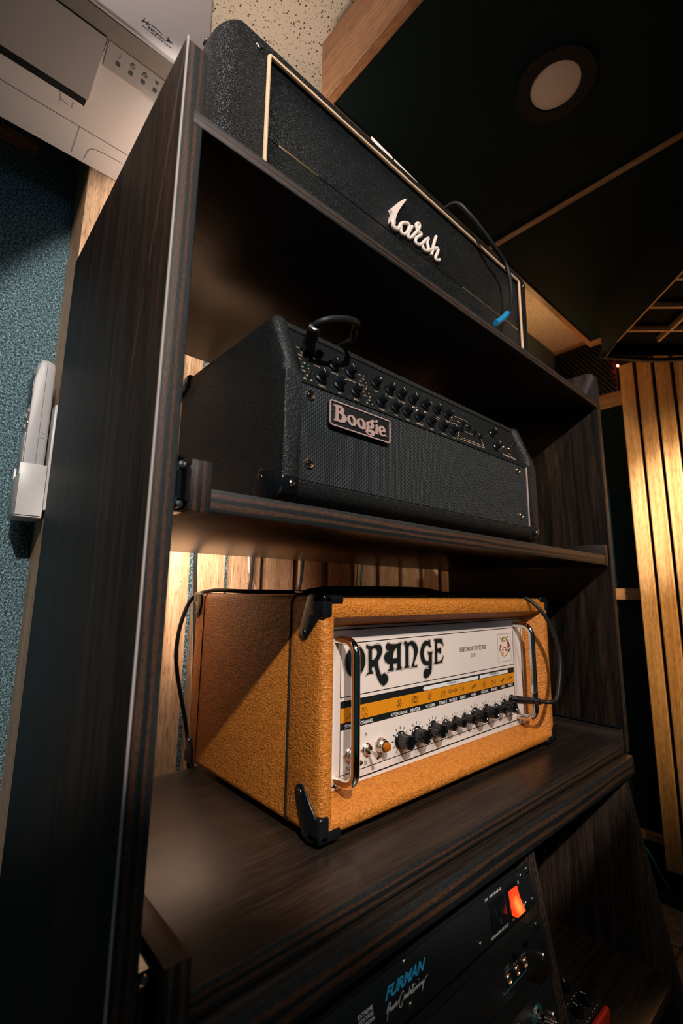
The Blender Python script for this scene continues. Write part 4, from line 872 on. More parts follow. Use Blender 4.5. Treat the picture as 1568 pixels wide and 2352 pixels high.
gr_ = obj('grille_cloth', bx(GX0 + 0.0003, GX1 - 0.0003, MYF + 0.005, MYF + 0.010, GZ0 + 0.0003, GZ1), 'black_cane_cloth', ma, False)
obj('grille_trim', bx(GX1 - 0.0050, GX1 - 0.0022, MYF + 0.0030, MYF + 0.0052, GZ0 + 0.002, GZ1 - 0.003, bev=0.0008), 'pale_metal', ma)
obj('grille_trim', bx(GX0 + 0.0012, GX0 + 0.0022, MYF + 0.0038, MYF + 0.0052, GZ0 + 0.002, GZ1 - 0.003, bev=0.0003), 'dark_nickel', ma)
gy = MYF + 0.005
for x, z in ((-0.0621, 0.4571), (-0.0610, 0.3840), (0.3726, 0.4577), (0.3760, 0.3829)):
    s_ = obj('grille_screw', lathe(nb(), (x, gy, z), (0, -1, 0), [(0.0054, 0), (0.0054, 0.0015), (0.0047, 0.0024), (0.0039, 0.0016), (0.0036, 0.0004), (0, 0.0004)], 24), 'brass_ring', ma)
    bm = dome_screw(nb(), (x, gy - 0.0004, z), (0, -1, 0), 0.0034, 0.0014); obj('screw_head', bm, 'black_guard', s_)
    bm = nb(); f_ = Frame((x, gy - 0.0020, z)); ribbon(bm, f_, [(-.002, 0), (.002, 0)], 0.0007); ribbon(bm, f_, [(0, -.002), (0, .002)], 0.0007, 0.0004); obj('cross_slot', bm, 'dark_nickel', s_, False)
# name badge
BY_ = gy
BF = Frame((0, BY_ - 0.0045, 0))
nbd = obj('name_badge', prism(nb(), rr(-0.0390, 0.0562, 0.4302, 0.4588, 0.0038, 4), 1, BY_ - 0.0045, BY_, bev=0.0006), 'black_panel', ma)
o_ = rr(-0.0390, 0.0562, 0.4302, 0.4588, 0.0038, 5); i_ = rr(-0.0376, 0.0548, 0.4316, 0.4574, 0.0027, 5)
poly('badge_rim', [o_, i_], BF, 'pale_metal', nbd, 0.0, 0.0010)
for key in ('B', 'o', 'p', 'g', 'd', 'i', 'e'):
    poly('badge_letter', [mm(r) for r in T['Boogie'][key]], BF, 'pale_metal', nbd, 0.0, 0.0012)
for x, z in ((-0.0350, 0.4470), (0.0515, 0.4380)): obj('badge_pin', dome_screw(nb(), (x, BY_ - 0.0045, z), (0, -1, 0), 0.0016, 0.0006), 'dark_nickel', nbd)
# slanted control panel
sv = Vector((0, MYT - MYF, MZT - MZB)).normalized()
SF0 = Frame((0, MYF, MZB), (1, 0, 0), sv)
SF = Frame(SF0(0, 0, -0.006), (1, 0, 0), sv)
SL = 0.066
bm = nb(); loft(bm, [[SF(GX0 + 0.0003, -0.006, 0), SF(GX1 - 0.0003, -0.006, 0), SF(GX1 - 0.0003, SL, 0), SF(GX0 + 0.0003, SL, 0)], [SF(GX0 + 0.0003, -0.006, -0.003), SF(GX1 - 0.0003, -0.006, -0.003), SF(GX1 - 0.0003, SL, -0.003), SF(GX0 + 0.0003, SL, -0.003)]], True, True)
mp = obj('control_panel', bm, 'black_panel', ma, False)
mk = None
def mknob_mesh():
    bm = nb()
    lathe(bm, (0, 0, 0), (0, 0, 1), [(0.0092, 0), (0.0090, 0.003), (0.0070, 0.0042)], 24)
    lathe(bm, (0, 0, 0.0040), (0, 0, 1), [(0.0068, 0), (0.0062, 0.0085), (0.0055, 0.0095), (0, 0.0097)], 24, 0.06, 1)
    return bm
rotm = Matrix((SF.u, SF.v, SF.n)).transposed()
cols = [-0.0460, -0.0205, 0.0048, 0.0470, 0.0725, 0.0925 + 0.0055, 0.1185, 0.1440, 0.1695, 0.1950]
labs_t = ['GAIN', 'MASTER', 'PRESENCE', 'GAIN', 'MASTER', 'TREBLE', 'MID', 'BASS', 'GAIN', 'MASTER']
labs_b = ['TREBLE', 'MID', 'BASS', 'TREBLE', 'MID', 'BASS', 'PRESENCE', 'GAIN', 'MASTER', 'BASS']
cols = [-0.0460, -0.0205, 0.0048, 0.0470, 0.0730, 0.0950, 0.1185, 0.1440, 0.1710, 0.1950]
random.seed(3)
spots = [(x, 0.0400) for x in cols] + [(x, 0.0120) for x in cols] + [(0.3200, 0.0440), (0.3140, 0.0160)]
pm = nb()
for i, (x, s_) in enumerate(spots):
    if mk is None:
        me = bpy.data.meshes.new('knob'); bm = mknob_mesh(); bmesh.ops.recalc_face_normals(bm, faces=bm.faces); bm.to_mesh(me); bm.free()
        mk = link('knob', me, 'black_guard', ma, True, True, 30); kb = mk
        q = bpy.data.meshes.new('pointer'); bm = bx(-0.0005, 0.0005, 0.0010, 0.0064, 0.0134, 0.0139); bm.to_mesh(q); bm.free(); link('pointer', q, 'print_cream', mk, False, True)
    else: kb = dup(mk, ma)
    ang = R(random.choice((-70, -50, -20, 10, 30, -110)))
    kb.matrix_local = Matrix.Translation(SF(x, s_ - 0.003, 0) - ma.location) @ (rotm @ Matrix.Rotation(ang, 3, 'Z')).to_4x4()
    kb.scale = (0.8, 0.8, 0.8)
    if i < 20:
        L = (labs_t + labs_b)[i]; wd = 0.0017 * len(L)
        text('knob_text', L, SF, x - wd / 2, x + wd / 2, s_ - 0.0150, s_ - 0.0130, 'print_cream', mp, 0.0002)
    for a in range(-140, 141, 70):
        t = R(90 + a); ribbon(pm, SF, [(x + 0.0088 * math.cos(t), s_ - .003 + 0.0088 * math.sin(t)), (x + 0.0098 * math.cos(t), s_ - .003 + 0.0098 * math.sin(t))], 0.0004, 0.0002, ext=False)
obj('knob_scale_marks', pm, 'print_grey', mp, False)
# three columns of mini switches and lamps with tiny print
for cx in (-0.0645, 0.0268, 0.1215, 0.2080):
    bm = nb()
    for s_ in (0.0040, 0.0210, 0.0360):
        lathe(bm, SF(cx, s_, 0), SF.n, [(0.0028, 0), (0.0026, 0.0020), (0.0014, 0.0026), (0.0012, 0.0026)], 12)
        tube(bm, [SF(cx, s_, 0.002), SF(cx + 0.0005, s_ + 0.0020, 0.0075)], lambda t: 0.0009 + 0.0005 * t, 8, 1)
    obj('mini_switches', bm, 'nickel', ma)['kind'] = 'stuff'
    bm = nb()
    for j in range(9):
        s_ = -0.0005 + j * 0.0054
        if j in (1, 4, 7): continue
        w1 = random.uniform(0.003, 0.0055)
        for q in range(4): ribbon(bm, SF, [(cx - 0.0058 + q * w1 / 4, s_), (cx - 0.0058 + (q + .6) * w1 / 4, s_)], 0.0013, 0.0002, ext=False)
        ribbon(bm, SF, [(cx + 0.0034, s_ + 0.001), (cx + 0.0052, s_ + 0.001)], 0.0012, 0.0002, ext=False)
    obj('switch_print', bm, 'print_cream', mp, False)
obj('indicator_lamp', dome_screw(nb(), SF(-0.0590, 0.0215, 0), SF.n, 0.0016), 'print_green', ma)
obj('indicator_lamp', dome_screw(nb(), SF(0.1262, 0.0245, 0), SF.n, 0.0013), 'print_red', ma)
# graphic equaliser box
strokes('equaliser_outline', [[(0.2120, 0.0180), (0.2118, 0.0050), (0.2160, 0.0010), (0.2745, 0.0010), (0.2760, 0.0030), (0.2755, 0.0290)]], SF, 0.0007, 'print_cream', mp)
bm = nb()
for r_, s_ in enumerate((0.0050, 0.0200, 0.0350, 0.0440)):
    for c_ in range(5 if r_ < 2 else 3):
        if r_ == 1 and c_ > 2: continue
        x = 0.2180 + c_ * 0.0122 + (0.002 if r_ else 0); ribbon(bm, SF, [(x, s_), (x + 0.0085, s_)], 0.0008, 0.0002, ext=False)
obj('equaliser_print', bm, 'print_cream', mp, False)
for c_ in range(5):
    x = 0.2205 + c_ * 0.0122
    sl_ = obj('equaliser_slider', bx(-0.0012, 0.0012, -0.0030, 0.0030, 0.0, 0.0062, bev=0.0005), 'black_plastic', ma, True, True)
    sl_.matrix_local = Matrix.Translation(SF(x, 0.018 + 0.005 * ((c_ * 7) % 4), 0) - ma.location) @ rotm.to_4x4()
strokes('slider_slots', [[(0.2205 + c_ * 0.0122, 0.0085), (0.2205 + c_ * 0.0122, 0.0420)] for c_ in range(5)], SF, 0.0008, 'black_matte', mp)
strokes('blue_print', [[(a, b), (a + l_, b - .0002)] for a, b, l_ in ((0.150, .0585, .012), (0.185, .0585, .005), (0.222, .0575, .010), (0.240, .0570, .020), (0.252, .0420, .006), (0.270, .0480, .005), (0.262, .0300, .005))], SF, 0.0010, 'print_teal', mp)
for i, (x, s_) in enumerate(((0.3420, 0.0190), (0.3600, 0.0205))):
    tsw = obj('toggle_switch', lathe(nb(), SF(x, s_, 0), SF.n, [(0.0052, 0), (0.0052, 0.0015), (0.0040, 0.0030), (0.0030, 0.0034), (0, 0.0034)], 18), 'brass_ring', ma)
    bm = tube(nb(), [SF(x, s_, 0.003), SF(x + 0.001, s_ + 0.005, 0.016)], lambda t: 0.0012 + 0.0012 * t, 10, 1)
    obj('lever', bm, 'nickel', tsw)
text('model_text', 'MARK FIVE', SF, 0.3330, 0.3720, 0.0020, 0.0062, 'print_cream', mp, 0.0002, 0.2)
text('model_text', 'POWER', SF, 0.3535, 0.3625, 0.0095, 0.0112, 'print_cream', mp, 0.0002)
text('model_text', 'OUT', SF, -0.0752, -0.0715, 0.0130, 0.0160, 'print_cream', mp, 0.0002)
# corner guards on the leather head
for sx in (0, 1):
    gx = MX0 if sx == 0 else MX1; q = 1 if sx == 0 else -1
    x0_, x1_ = sorted((gx - q * 0.0016, gx + q * 0.022))
    pts = []
    rb = 0.0195
    for i in range(7):
        t = R(180 + 90 * i / 6); pts.append((MYF + 0.018 + rb * math.cos(t), MZ0 + 0.018 + rb * math.sin(t)))
    pts += [(0.006, MZ0 - 0.0015), (-0.004, MZ0 + 0.010)] + [(-0.0135 + 0.0105 * math.cos(R(20 + 25 * i)), MZ0 + 0.0235 + 0.0105 * math.sin(R(20 + 25 * i))) for i in range(6)] + [(-0.030, MZ0 + 0.0225), (MYF - 0.0015, MZ0 + 0.0200)]
    cg = obj('corner_guard', prism(nb(), pts, 0, x0_, x1_, bev=0.004, seg=4), 'black_guard', ma, angle=60)
    obj('screw', dome_screw(nb(), (gx - q * 0.0014, -0.0140, MZ0 + 0.0235), (-q, 0, 0), 0.0036, 0.0014), 'dark_nickel', cg)
    obj('screw', dome_screw(nb(), (gx + q * 0.0110, MYF - 0.0012, MZ0 + 0.0135), (0, -1, 0), 0.0034, 0.0014), 'nickel', cg)
    pts = [(MYB + 0.0015, MZT - 0.030), (MYB + 0.0015, MZT - 0.008), (MYB - 0.008, MZT + 0.0015), (MYB - 0.026, MZT + 0.0015)] + [(MYB - 0.020 + 0.008 * math.cos(R(120 + 25 * i)), MZT - 0.012 + 0.008 * math.sin(R(120 + 25 * i))) for i in range(6)] + [(MYB - 0.010, MZT - 0.022)]
    x0_, x1_ = sorted((gx - q * 0.0016, gx + q * 0.020))
    cg = obj('corner_guard', prism(nb(), pts, 0, x0_, x1_, bev=0.003, seg=3), 'black_guard', ma, angle=60)
    obj('screw', dome_screw(nb(), (gx - q * 0.0014, MYB - 0.018, MZT - 0.012), (-q, 0, 0), 0.0034, 0.0014), 'dark_nickel', cg)
# cable plugged into that panel
pc = thing('instrument_cable', 'grey cable with a black boot plugged into the top left of the leather amplifier', 'cable', (-0.06, -0.05, 0.51))
P0 = SF(-0.0535, 0.0460, 0.0005)
pb = [P0, P0 + (Vector((-0.0700, -0.0450, 0.5118)) - P0) * 0.5, Vector((-0.0690, -0.0440, 0.5125)), Vector((-0.0760, -0.0580, 0.5180))]
obj('plug_boot', tube(nb(), [P0, Vector((-0.0615, -0.0405, 0.5165)), Vector((-0.0650, -0.0500, 0.5200)), Vector((-0.0690, -0.0590, 0.5235))], lambda t: 0.0078 - 0.0014 * t, 14, 5), 'black_rubber', pc)
obj('collar', lathe(nb(), (-0.0687, -0.0583, 0.5232), Vector((-0.0040, -0.0090, 0.0045)), [(0.0052, 0), (0.0060, 0.0008), (0.0060, 0.0034), (0.0044, 0.0042)], 18), 'dark_nickel', pc)
obj('cable', tube(nb(), [(-0.0705, -0.0625, 0.5250), (-0.0660, -0.0700, 0.5280), (-0.0560, -0.0730, 0.5330), (-0.0400, -0.0730, 0.5400), (-0.0240, -0.0700, 0.5460), (-0.0130, -0.0640, 0.5500), (-0.0085, -0.0550, 0.5500), (-0.0010, -0.0450, 0.5450), (0.006, -0.0300, 0.5505), (0.010, 0.010, 0.5530), (0.02, 0.10, 0.5520), (0.05, 0.20, 0.5525), (0.06, 0.245, 0.545), (0.06, 0.26, 0.50), (0.06, 0.262, 0.38)], 0.0036, 12, 7), 'black_rubber', pc)

# ------------------------------------------------------------------ top amplifier head (black levant, cream piping, script logo)
LA0, LA1, LYF, LYB, LZ0, LZ1 = -0.1650, 0.5670, 0.0050, 0.2150, 0.6690, 0.9215
la = thing('amplifier_head', 'wide black amplifier head with cream piping and script lettering, on the topmost shelf', 'amplifier', (0.20, 0.11, 0.6595))
rg = []
N = 6; rc = 0.030
def lring(ix, iz, y): return rr(LA0 + ix, LA1 - ix, LZ0 + iz, LZ1 - iz, max(0.006, rc - max(ix, iz)), 7, y)
for i in range(N + 1):
    t = R(90 * i / N); rg.append(lring(0.026 * (1 - math.sin(t)), 0.0035 * (1 - math.sin(t)), LYF + 0.026 * (1 - math.cos(t))))
cabr = [rr(-0.0990, 0.5190, 0.6790, 0.9030, 0.004, 7, LYF + 0.013), rr(-0.0990, 0.5190, 0.6790, 0.9030, 0.004, 7, LYF + 0.0004)] + [lring(0.030, 0.0050, LYF)] + rg[:] + [lring(0.0, 0.0, LYB - 0.02)] + [lring(0.015 * (1 - math.cos(R(90 * i / 3))), 0.015 * (1 - math.cos(R(90 * i / 3))), LYB - 0.015 + 0.015 * math.sin(R(90 * i / 3))) for i in range(1, 4)]
obj('cabinet', loft(nb(), cabr, True, True), 'black_levant', la, angle=55)
obj('cream_piping', tube(nb(), rr(-0.0995, 0.5195, 0.6785, 0.9035, 0.004, 4, LYF - 0.0005), 0.0026, 8, 1, True), 'cream_piping', la)
obj('front_board', bx(-0.0972, 0.5172, LYF + 0.004, LYF + 0.010, 0.7935, 0.9012, bev=0.001), 'black_levant', la)
obj('front_board', bx(-0.0972, 0.5172, LYF + 0.003, LYF + 0.010, 0.6810, 0.7910, bev=0.001), 'black_levant', la)
for a, b in ((-0.078, -0.016), (0.315, 0.512)): obj('gold_strip', bx(a, b, LYF + 0.0030, LYF + 0.006, 0.7908, 0.7936, bev=0.0004), 'gold_strip', la)
for x in (-0.1130, 0.5430): obj('screw', dome_screw(nb(), (x, LYF + 0.0005, 0.9040), (0, -1, 0), 0.0052, 0.0022), 'dark_nickel', la)
obj('screw', dome_screw(nb(), (LA0 + 0.004, 0.050, 0.9120), (-1, 0, 0.5), 0.0055, 0.0024), 'dark_nickel', la)
obj('screw', dome_screw(nb(), (LA1 - 0.001, 0.030, 0.888), (1, 0, 0.1), 0.0055, 0.0024), 'dark_nickel', la)
for x in (-0.10, 0.50):
    for y in (0.05, 0.18): obj('rubber_foot', lathe(nb(), (x, y, LZ0 + 0.001), (0, 0, -1), [(0.015, 0), (0.015, 0.008), (0.012, 0.0104), (0, 0.0105)], 14), 'black_rubber', la)
lgy = LYF + 0.004
bm = nb()
for i, st in enumerate(T['Larsh']):
    if i == 0: st = st[4:]
    pts = [(a / 1000, lgy - 0.0040, b / 1000) for a, b in st]
    rad = (lambda t: 0.0042 - 0.0012 * min(1, t * 2.2)) if i == 0 else 0.0029
    tube(bm, pts, rad, 10, 5)
lgo = obj('script_logo', bm, 'cream_logo', la, angle=70)
me = place(curve_mesh([mm(T['Lwedge'])], 0.0062), Frame((0, lgy - 0.0006, 0)), 0.0, 0.0062)
link('logo_stroke', me, 'cream_logo', lgo, False)
# handle: black strap with a pale end plate
hn = obj('carry_handle', prism(nb(), [(0.055, LZ1 - 0.001), (0.075, LZ1 + 0.010), (0.20, LZ1 + 0.013), (0.215, LZ1 + 0.010), (0.235, LZ1 - 0.001)], 1, 0.0131, 0.040, bev=0.002), 'black_rubber', la)
hp = obj('handle_plate', prism(nb(), [(0.0904, 0.9250), (0.0848, 0.9331), (0.0870, 0.9352), (0.1326, 0.9325), (0.1940, 0.9292), (0.1984, 0.9239), (0.1948, 0.9181)], 1, 0.0110, 0.0130, bev=0.0004), 'cream_logo', hn)
obj('plate_screw', dome_screw(nb(), (0.1330, 0.0110, 0.9290), (0, -1, 0), 0.0030, 0.0016), 'brass_ring', hn)
lc = thing('speaker_cable', 'black cable with a blue sleeve on its end hanging over the topmost amplifier', 'cable', (0.40, 0.0, 0.85))
obj('cable', tube(nb(), [(0.3100, 0.2600, 0.80), (0.3050, 0.2400, 0.9180), (0.3000, 0.1500, 0.9300), (0.2970, 0.0700, 0.9450), (0.2945, 0.0100, 0.9508), (0.3181, -0.0100, 0.9278), (0.3722, -0.0200, 0.8949), (0.4174, -0.0220, 0.8725), (0.4200, -0.0280, 0.8240), (0.4090, -0.0310, 0.7840), (0.3834, -0.0350, 0.7499)], 0.0038, 12, 7), 'black_rubber', lc)
obj('blue_sleeve', tube(nb(), [(0.3850, -0.0349, 0.7520), (0.3640, -0.0360, 0.7320), (0.3399, -0.0370, 0.7134)], 0.0052, 14, 4), 'blue_sleeve', lc)

# ------------------------------------------------------------------ wall air conditioner
ac = thing('air_conditioner', 'white wall mounted air conditioner with louver flap and a row of indicator marks', 'air conditioner', (-0.52, 0.30, 0.97))
AX0, AX1 = -0.95, -0.0930
pf = [(0.3990, 0.9720), (0.3950, 0.9722), (0.2380, 1.0466), (0.2350, 1.0490), (0.2350, 1.0530), (0.2150, 1.0530), (0.2150, 1.0540), (0.2150, 1.3300), (0.3990, 1.3300)]
obj('body', prism(nb(), pf, 0, AX0 + 0.002, AX1 - 0.004, bev=0.004, seg=3), 'ac_plastic', ac, angle=35)
obj('front_cover', bx(AX0, AX1, 0.2000, 0.2360, 1.0462, 1.3350, bev=0.0050, seg=4), 'ac_plastic', ac)
obj('underside_shade', bx(AX0 + 0.004, AX1 - 0.004, 0.2060, 0.2345, 1.0448, 1.0462), 'ac_shade_grey', ac, False)  # dark slab paints the shade under the front cover
mA = -0.4727
AV = Vector((0, 1, mA)).normalized()
AF = Frame((0, 0.235, 1.0475), (1, 0, 0), -AV)
def ap(x, s_, h=0.0): return AF(x, -s_, h)
def aslab(bm, P, h0, h1): return loft(bm, [[ap(x, s_, h0) for x, s_ in P], [ap(x, s_, h1) for x, s_ in P]], True, True)
obj('louver_flap', aslab(nb(), [(-0.86, 0.0010), (-0.2330, 0.0010), (-0.2352, 0.0885), (-0.86, 0.0885)], 0.0003, 0.0050), 'ac_grey_plastic', ac, False)
obj('louver_gap', aslab(nb(), [(-0.86, 0.0000), (-0.2312, 0.0000), (-0.2375, 0.1010), (-0.2420, 0.1000), (-0.86, 0.1000)], -0.0040, 0.0006), 'black_matte', ac, False)
obj('control_strip', aslab(nb(), [(-0.2292, 0.0028), (-0.1280, 0.0028), (-0.1280, 0.0356), (-0.2288, 0.0356)], -0.001, 0.0006), 'ac_grey_plastic', ac, False)
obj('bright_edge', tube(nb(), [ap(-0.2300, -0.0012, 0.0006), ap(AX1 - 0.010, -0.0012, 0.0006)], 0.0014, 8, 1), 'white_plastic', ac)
nA = Frame(ap(0, 0, 0.0006), (1, 0, 0), -AV)
for i, x in enumerate((-0.2115, -0.1932, -0.1748, -0.1566)):
    poly('indicator_window', [rr(x - 0.0030, x + 0.0030, -0.0246, -0.0192, 0.0012, 3)], nA, 'button_grey', ac, 0.0003)
si = -0.0125
ics = [[(-0.2115, si - .0022), (-0.2115, si + .0022)],
       [(-0.1931 + .0031 * math.cos(R(a)), si + .0031 * math.sin(R(a))) for a in range(70, 430, 20)], [(-0.1945, si + .0006), (-0.1931, si - .0006), (-0.1926, si + .0014)], [(-0.1931, si + .0031), (-0.1922, si + .0036)],
       [(-0.1778, si + .0012), (-0.1778, si - .0020), (-0.1716, si - .0020), (-0.1716, si + .0006)], [(-0.1778, si + .0012), (-0.1768, si + .0020)], [(-0.1747 + .0014 * math.cos(R(a)), si + .0018 + .0014 * math.sin(R(a))) for a in range(0, 361, 30)],
       ] + [[(-0.1567 + r_ * math.cos(R(a)), si - .0016 + r_ * math.sin(R(a))) for a in range(45, 136, 15)] for r_ in (.0016, .0029, .0042)] + [[(-0.1567, si - .0018), (-0.1567, si - .0012)]]
strokes('icon_print', ics, nA, 0.00065, 'dark_mark', ac, 0.0003)
strokes('panel_seam', [[(-0.94, -0.1328), (-0.1575, -0.1312), (-0.11, -0.1312)], [(-0.2359, -0.1325), (-0.2378, -0.1735)], [(-0.2188, -0.1735), (-0.2172, -0.1600), (-0.2140, -0.1540), (-0.2090, -0.1510), (-0.1964, -0.1492), (-0.1678, -0.1480), (-0.1625, -0.1500)], [(-0.2693, -0.1007), (-0.2680, -0.1131)], [(-0.2522, -0.1128), (-0.2512, -0.1049)], [(-0.2660, -0.1100), (-0.2580, -0.1115)]], AF, 0.0006, 'button_grey', ac, 0.0003)
HF = Frame((0, 0.2000, 0))
poly('badge_mark', [mm(T['Hal']['H'])], HF, 'dark_mark', ac, 0.0003)
poly('badge_mark', [mm(T['Hal']['arc'])], HF, 'dark_mark', ac, 0.0003)
poly('badge_mark', [mm(T['Hal']['bird'])], HF, 'dark_mark', ac, 0.0003)
text('badge_text', 'alcyon', HF, -0.1900, -0.1640, 1.0660, 1.0742, 'dark_mark', ac, 0.0003, 0.1, 0.012)
text('badge_text', 'DC INVERTER', HF, -0.1970, -0.1548, 1.0635, 1.0658, 'dark_mark', ac, 0.0003, 0.2, 0.01)

# ------------------------------------------------------------------ remote control in its wall holder
ho = thing('remote_holder', 'white plastic wall holder on the wooden jamb, cradling the remote control', 'holder', (-0.2135, 0.44, 0.365))
obj('back_plate', bx(-0.2140, -0.2090, 0.4030, 0.4570, 0.3720, 0.5390, bev=0.0015), 'white_plastic', ho)
bm = nb()
box(bm, -0.2495, -0.2470, 0.4025, 0.4600, 0.3600, 0.4230, bev=0.001)
box(bm, -0.2495, -0.2145, 0.4025, 0.4050, 0.3600, 0.4400, bev=0.001)
box(bm, -0.2495, -0.2145, 0.4575, 0.4600, 0.3600, 0.4400, bev=0.001)
box(bm, -0.2495, -0.2145, 0.4025, 0.4600, 0.3590, 0.3640, bev=0.0018)
obj('cup', bm, 'white_plastic', ho)
re_ = thing('remote_control', 'white remote control with dark screen standing in its wall holder', 'remote control', (-0.2315, 0.43, 0.3645))
prf = [(-0.2180, 0.3645), (-0.2180, 0.5990), (-0.2205, 0.6050), (-0.2285, 0.6080), (-0.2385, 0.6070), (-0.2430, 0.5950), (-0.2445, 0.5700), (-0.2455, 0.4500), (-0.2460, 0.3645)]
obj('body', prism(nb(), [(x, z) for x, z in prf], 1, 0.4056, 0.4570, bev=0.0040, seg=3), 'grey_white_plastic', re_, angle=35)
XF = Frame((-0.2457, 0, 0), (0, -1, 0), (0, 0, 1))
obj('screen', bx(-0.2455, -0.2430, 0.4130, 0.4500, 0.5360, 0.5830, bev=0.0008), 'black_guard', re_)
obj('battery_cover', bx(-0.2470, -0.2455, 0.4090, 0.4540, 0.4250, 0.4880, bev=0.0008), 'white_plastic', re_)
for y, z, mt in ((0.4150, 0.5230, 'grey_white_plastic'), (0.4300, 0.5180, 'grey_white_plastic'), (0.4450, 0.5230, 'grey_white_plastic'), (0.4150, 0.5040, 'gold_strip'), (0.4400, 0.5040, 'grey_white_plastic')):
    obj('button', lathe(nb(), (-0.2451, y, z), (-1, 0, 0), [(0.0042, 0), (0.0040, 0.0014), (0.0030, 0.0022), (0, 0.0024)], 14), mt, re_)
obj('side_seam', bx(-0.2305, -0.2299, 0.4053, 0.4060, 0.3660, 0.6030), 'button_grey', re_, False)
obj('grip_ribs', obj and (lambda bm: [box(bm, -0.2290, -0.2230, 0.4050, 0.4058, 0.4815 + 0.0022 * i, 0.4823 + 0.0022 * i) for i in range(5)] and bm)(nb()), 'white_plastic', re_, False)
for o in list(re_.children):
    if o.name.startswith('side_seam'): pass

# ------------------------------------------------------------------ rack units below the desk top
ang = -math.atan(0.19)
P0r = Vector((0, slant(-0.061) + 0.004, -0.061))
def unit(name, label, cat, w0, w1, dep):
    t = thing(name, label, cat, P0r + Vector((0.05, 0, 0)), None, (ang, 0, 0))
    return t
UF = Frame((-0.05, 0, 0))     # local frame of a unit: u along x (world), v up the tilted face, n towards the viewer
def lbx(x0, x1, y0, y1, w0, w1, **k): return bx(x0 - 0.05, x1 - 0.05, y0, y1, w0, w1, **k)
def ltext(n_, s_, x0, x1, w0, w1, mt, par, **k): return text(n_, s_, Frame((-0.05, 0, 0)), x0, x1, w0, w1, mt, par, 0.0003, local=True, **k)
def rscrew(par, x, w, r=0.0042, mt='dark_nickel'): return obj('screw', dome_screw(nb(), (x - 0.05, -0.0002, w), (0, -1, 0), r, r * 0.45), mt, par, True, True)
RXa, RXb = -0.1880, 0.2945
u1 = unit('power_conditioner', 'black rack power conditioner with blue lettering and a glowing orange power switch', 'power conditioner', -0.0705, -0.026, 0.2)
u1p = obj('front_plate', lbx(RXa, RXb, 0.0, 0.003, -0.0705, -0.0262, bev=0.0006), 'black_panel', u1, True, True)
obj('chassis', lbx(RXa + 0.02, RXb - 0.02, 0.0031, 0.200, -0.0690, -0.0280), 'black_matte', u1, False, True)
fl_ = text_mesh('FURMAN', 0.55, 0.03)
text('brand_text', 'FURMAN', UF, 0.0178, 0.0776, -0.0452, -0.0366, 'print_blue', u1p, 0.0003, 0.55, 0.03, local=True)
bm = nb()
for i in range(4): ribbon(bm, UF, [(0.0170, -0.0382 - 0.0014 * i), (0.0785, -0.0382 - 0.0014 * i)], 0.00022 , 0.0005)
obj('stripe_print', bm, 'black_panel', u1p, False, True)
strokes('script_print', [mm(s_) for s_ in T['PowerC']], UF, 0.00042, 'print_white', u1p, 0.0003, local=True)
for s_, x0, x1, w0, w1 in (('EXTREME', -0.0155, 0.0022, -0.0428, -0.0400), ('VOLTAGE', -0.0151, 0.0026, -0.0467, -0.0440), ('SHUTDOWN', -0.0155, 0.0034, -0.0507, -0.0480), ('REGULATED OUTLET', 0.1886, 0.2265, -0.0672, -0.0648), ('POWER', 0.2372, 0.2517, -0.0672, -0.0648), ('15A', 0.1890, 0.1945, -0.0312, -0.0286), ('120V 50-60 HZ', 0.1985, 0.2243, -0.0312, -0.0286), ('ON', 0.2600, 0.2636, -0.0385, -0.0350), ('OFF', 0.2660, 0.2700, -0.0632, -0.0606)):
    ltext('plate_text', s_, x0, x1, w0, w1, 'print_white', u1p)
for x, w_ in ((0.2882, -0.0315), (0.2882, -0.0640)): rscrew(u1, x, w_, 0.0046, 'black_guard')
for x, w_ in ((0.2713, -0.0328), (0.2717, -0.0617), (0.1680, -0.0624), (0.0477, -0.0289), (0.0492, -0.0615)): rscrew(u1, x, w_, 0.0028, 'nickel')
ou = obj('outlet', lbx(0.1936, 0.2262, -0.0016, 0.001, -0.0628, -0.0345, bev=0.0008), 'black_plastic', u1, True, True)
obj('outlet_slots', box(box(lathe(nb(), (0.2105 - 0.05, -0.0012, -0.0570), (0, -1, 0), [(0.0030, 0), (0.0030, 0.0008)], 14), 0.2030 - .05, 0.2044 - .05, -0.0020, -0.0008, -0.0500, -0.0420), 0.2150 - .05, 0.2164 - .05, -0.0020, -0.0008, -0.0490, -0.0420), 'black_matte', ou, False, True)
obj('switch_bezel', lbx(0.2312, 0.2592, -0.0016, 0.001, -0.0640, -0.0328, bev=0.0006), 'black_plastic', u1, True, True)
rk_ = obj('rocker_switch', prism(nb(), [(-0.0012, -0.0372), (-0.0012, -0.0615), (-0.0085, -0.0615), (-0.0030, -0.0490), (-0.0030, -0.0372)], 0, 0.2352 - .05, 0.2555 - .05, bev=0.0006), 'lit_rocker', u1, False, True)
tag(rk_, 'lit orange red rocker switch')
u2 = unit('rack_switcher', 'black rack unit with three jack sockets in a row, under the power conditioner', 'rack unit', -0.127, -0.083, 0.2)
obj('front_plate', lbx(RXa, RXb, 0.0, 0.003, -0.1272, -0.0832, bev=0.0006), 'black_panel', u2, True, True)
u2p = u2.children[0]
obj('chassis', lbx(RXa + 0.02, RXb - 0.02, 0.0031, 0.180, -0.1260, -0.0850), 'black_matte', u2, False, True)
for x in (0.2076, 0.2261, 0.2443): obj('jack_socket', lathe(nb(), (x - .05, 0.0, -0.1098), (0, -1, 0), [(0.0050, 0), (0.0050, 0.0012), (0.0042, 0.0020), (0.0034, 0.0014), (0.0030, 0.0002), (0, 0.0002)], 20), 'brass_ring', u2, True, True)
